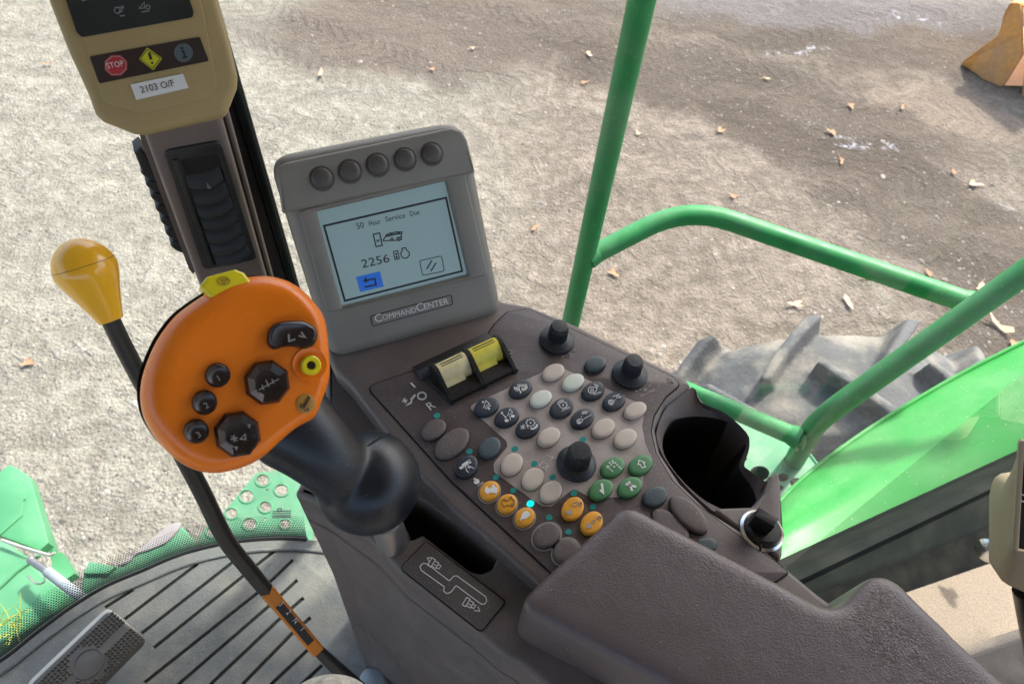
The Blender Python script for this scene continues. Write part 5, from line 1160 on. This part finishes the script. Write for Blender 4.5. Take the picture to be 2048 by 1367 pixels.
def jbtn(x, y, rx, ry, ang, m, hgt, name='grip_button', n=28, pts=None, smooth=50, prof=None, base=0, **kw):
    P = jf.pxs(pts or ell(x, y, rx, ry, ang, n), FT + hgt); c = sum(P, Vector((0, 0))) / len(P); bm = bmesh.new()
    rs = [ring(bm, [jf.w(c + (p - c) * s, FT + z) for p in P]) for s, z in (prof or [(1.03, -.002), (1.03, hgt * .5), (.97, hgt * .85), (.85, hgt), (.4, hgt * 1.08)])]
    for a, b in zip(rs, rs[1:]): bridge(bm, a, b)
    bm.faces.new(rs[-1]); return link(name, fin(bm, name, smooth), m, js, **kw)
ZJ = Z(60, 460, 1.9525)
for x, y, ch, tx, ty in ((436, 750, '1', 443, 757), (409.5, 805, '2', 416, 813), (393, 863, '3', 401, 871)):
    o = jbtn(x, y, 25, 24, 20, M['darkbtn'], .0045, prof=[(1.05, -.001), (1.05, .002), (.98, .0038), (.85, .0046), (.6, .0036), (.3, .003)], label='round dark button marked ' + ch)
    c0_ = (tx - 4, ty + 4); c1_ = (tx + 4, ty + 2); writing('button_number', jf, ch, c0_, (tx + 5, ty - 1), FT + .0040, M['dimsym'], o, hpx=11)
def octa(cx, cy, r, ph=8): return [(cx + r * math.cos(R(ph + 45 * k)), cy + r * .98 * math.sin(R(ph + 45 * k))) for k in range(8)]
for cx_, cy_, r_ in ((535.5, 765, 47), (476, 869, 48)):
    o = jbtn(cx_, cy_, 0, 0, 0, M['darkbtn'], .006, pts=octa(cx_, cy_, r_, 14), smooth=15, prof=[(1.02, -.001), (1.02, .0028), (.88, .0058), (.55, .0036), (.30, .0030)], name='rocker_pad', label='dark eight sided rocker pad')
    sc = 1.0
    if cy_ < 800: stk = [(False, [(cx_ - 18, cy_ + 14), (cx_ + 22, cy_ - 8)]), (False, [(cx_ - 4, cy_ - 6), (cx_ + 2, cy_ + 8)]), (False, [(cx_ + 8, cy_ - 8), (cx_ + 12, cy_ + 2)]), (False, [(cx_ - 12, cy_ + 4), (cx_ - 8, cy_ + 14)])]
    else: stk = [(False, [(cx_ - 14, cy_ + 2), (cx_ - 2, cy_ + 12)]), (False, [(cx_ - 8, cy_), (cx_ - 8, cy_ + 14)]), (False, [(cx_ - 15, cy_ + 9), (cx_ - 1, cy_ + 5)]), (True, [(cx_ + 4, cy_ + 8), (cx_ + 14, cy_ - 2), (cx_ + 15, cy_ + 9)]), (True, [(cx_ - 6, cy_ + 24), (cx_ - 2, cy_ + 24), (cx_ - 4, cy_ + 30)]), (True, [(cx_ + 20, cy_ - 20), (cx_ + 24, cy_ - 21), (cx_ + 23, cy_ - 14)])]
    ribbons('pad_symbol', jf, [(c, jf.pxs(p, FT + .0042)) for c, p in stk], .0005, FT + .0048, M['dimsym'], o)
bean = [(537, 678), (541, 658), (556, 645), (585, 641), (612, 643), (632, 655), (636, 672), (628, 690), (610, 697), (590, 693), (572, 693), (552, 698), (541, 692)]
o = jbtn(0, 0, 0, 0, 0, M['darkbtn'], .006, pts=spl([Vector(p) for p in bean], 3), name='thumb_rocker', prof=[(1.02, -.002), (1.02, .003), (.96, .0052), (.84, .0062), (.5, .0048)], label='wide bean shaped dark thumb rocker')
ribbons('rocker_symbol', jf, [(False, jf.pxs([(577, 668), (578, 682), (590, 678)], FT + .006)), (False, jf.pxs([(597, 671), (610, 674), (602, 664)], FT + .006))], .0009, FT + .0064, M['dimsym'], o)
# dish with the yellow ring button
dq = jf.px(619, 728, FT)
lathe('ring_dish', jf.w(dq, FT - .0005), jf.n, [(.0098, .0), (.0092, .0016), (.0082, .0013), (.0066, .0006), (.0055, .0004)], M['orange'], js, n=36, smooth=80)
o = lathe('ring_button', jf.w(jf.px(620, 730, FT), FT), jf.n, [(.0054, -.001), (.0054, .0035), (.0046, .0045), (.0026, .0045), (.0022, .0032), (.0004, .003)], M['yellow'], js, n=32, label='yellow round button with a dark centre')
lathe('ring_centre', jf.w(jf.px(620, 730, FT), FT), jf.n, [(.0023, .003), (.0022, .0036), (.0005, .0038)], M['darkbtn'], o, n=20)
o = jbtn(611.5, 806.5, 19.5, 20, 0, M['brass'], .0006, name='icon_button', prof=[(1.0, -.002), (1.0, .0004), (.9, .0007), (.3, .0007)], label='round amber brown button with a spout symbol')
ribbons('button_symbol', jf, [(True, jf.pxs([(616, 792), (619, 796), (608, 814), (606, 811)], FT)), (False, jf.pxs([(603, 806), (600, 813), (606, 816)], FT)), (False, jf.pxs([(609, 817), (610, 822)], FT)), (False, jf.pxs([(614, 815), (617, 821)], FT))], .0005, FT + .0009, M['ink'], o)
# yellow tab on top
ty_ = jf.pxs([(398, 573), (414, 553), (470, 538), (488, 545), (508, 569), (432, 608)], .010)
bm = bmesh.new(); prism_bm(bm, jf, rnd(ty_, .0018, 5), -.012, .0105, .002, seg=4); o = link('top_button', fin(bm, 't', 50), M['yellow'], js, label='glossy yellow button on the top edge of the head')
ribbons('tab_symbol', jf, [(True, jf.pxs(circ(447, 562, 12, 18, 8), .0105)), (True, jf.pxs([(442, 560), (453, 559), (448, 567)], .0105))], .0004, .0107, M['inkdim'], o)
# neck and ball
bm = bmesh.new()
bc = atd(737, 964, .445); br = 103 * .445 / F
npts = [(556, 818, .412, 80), (584, 851, .412, 90), (625, 888, .414, 78), (663, 923, .420, 69), (696, 948, .432, 70), (737, 964, .445, 58)]
tube_bm(bm, [atd(x, y, d_) for x, y, d_, r_ in npts], [r_ * d_ / F for x, y, d_, r_ in npts], 32, True, 5)
bprof = [(br * math.sin(t) * 1.015, -br * math.cos(t)) for t in [math.pi * k / 24 for k in range(1, 24)]]
lathe_bm(bm, bc, Vector((.15, .1, 1)), bprof, 56)
o = soften(link('rubber_boot', fin(bm, 'n', 80), M['grip'], js), .0015, 26)
# seam around the ball
sn = (MR @ Vector((-.55, .62, -.1))).normalized(); e1x = sn.orthogonal().normalized(); e2x = sn.cross(e1x); cc_ = bc + sn * br * .45; rr_ = br * math.sqrt(1 - .45 ** 2) * 1.006
tube('boot_seam', [cc_ + (e1x * math.cos(a) + e2x * math.sin(a)) * rr_ for a in [2 * math.pi * k / 60 for k in range(61)]], .0006, M['groove'], js, n=6)
tube('lever_shaft', [bc, dk.w(dk.px(790, 1050), -.05)], .009, M['metal'], js, n=20)

# ------------------------------------------------------------------ beige knitted cloth edge, bottom
cu_ = thing('knit_cloth', 'beige knitted fabric edge showing at the bottom centre left', 'cushion', atd(660, 1420, .6))
cc_ = atd(660, 1440, .40); bm = bmesh.new(); bmesh.ops.create_uvsphere(bm, u_segments=48, v_segments=32, radius=1)
for v in bm.verts: v.co = cc_ + MR @ Vector((v.co.x * .030, v.co.y * .0255, v.co.z * .02))  # ellipsoid squeezed into a small lump of beige knitted cloth
link('knit_cover', fin(bm, 'c', 80), M['knit'], cu_)
fk = thing('plastic_cap', 'small pale blue grey plastic cap on the floor beside the console skirt', 'cap', onz(740, 1360, ZFL))
lathe('cap_dome', onz(745, 1362, 2.0), (0, 0, 1), [(.022, -.05), (.021, 0), (.017, .008), (.006, .012)], M['screw'], fk, n=28)

# ------------------------------------------------------------------ unseen cab shell above and behind the camera, shaped to block light
rf_ = flat(3.55)
cr = thing('cab_shade_roof', 'unseen roof lining and rear wall of the cab, shaped to shade the console', 'roof', (0, -.3, 3.55))
prism('shade_roof_panel', rf_, [(-1.3, -1.3), (1.5, -1.3), (1.5, .35), (.95, .6), (.8, 1.1), (.35, 1.35), (-1.0, 1.35), (-1.3, .3)], 0, .1, M['roof'], cr, bev=.02)  # overhang outlined to keep sun off the console and floor mat
prism('shade_rear_wall', rf_, [(-1.3, -1.35), (1.5, -1.35), (1.5, -1.25), (-1.3, -1.25)], -1.6, -.6, M['roof'], cr)  # unseen, height chosen to cut the light coming from behind
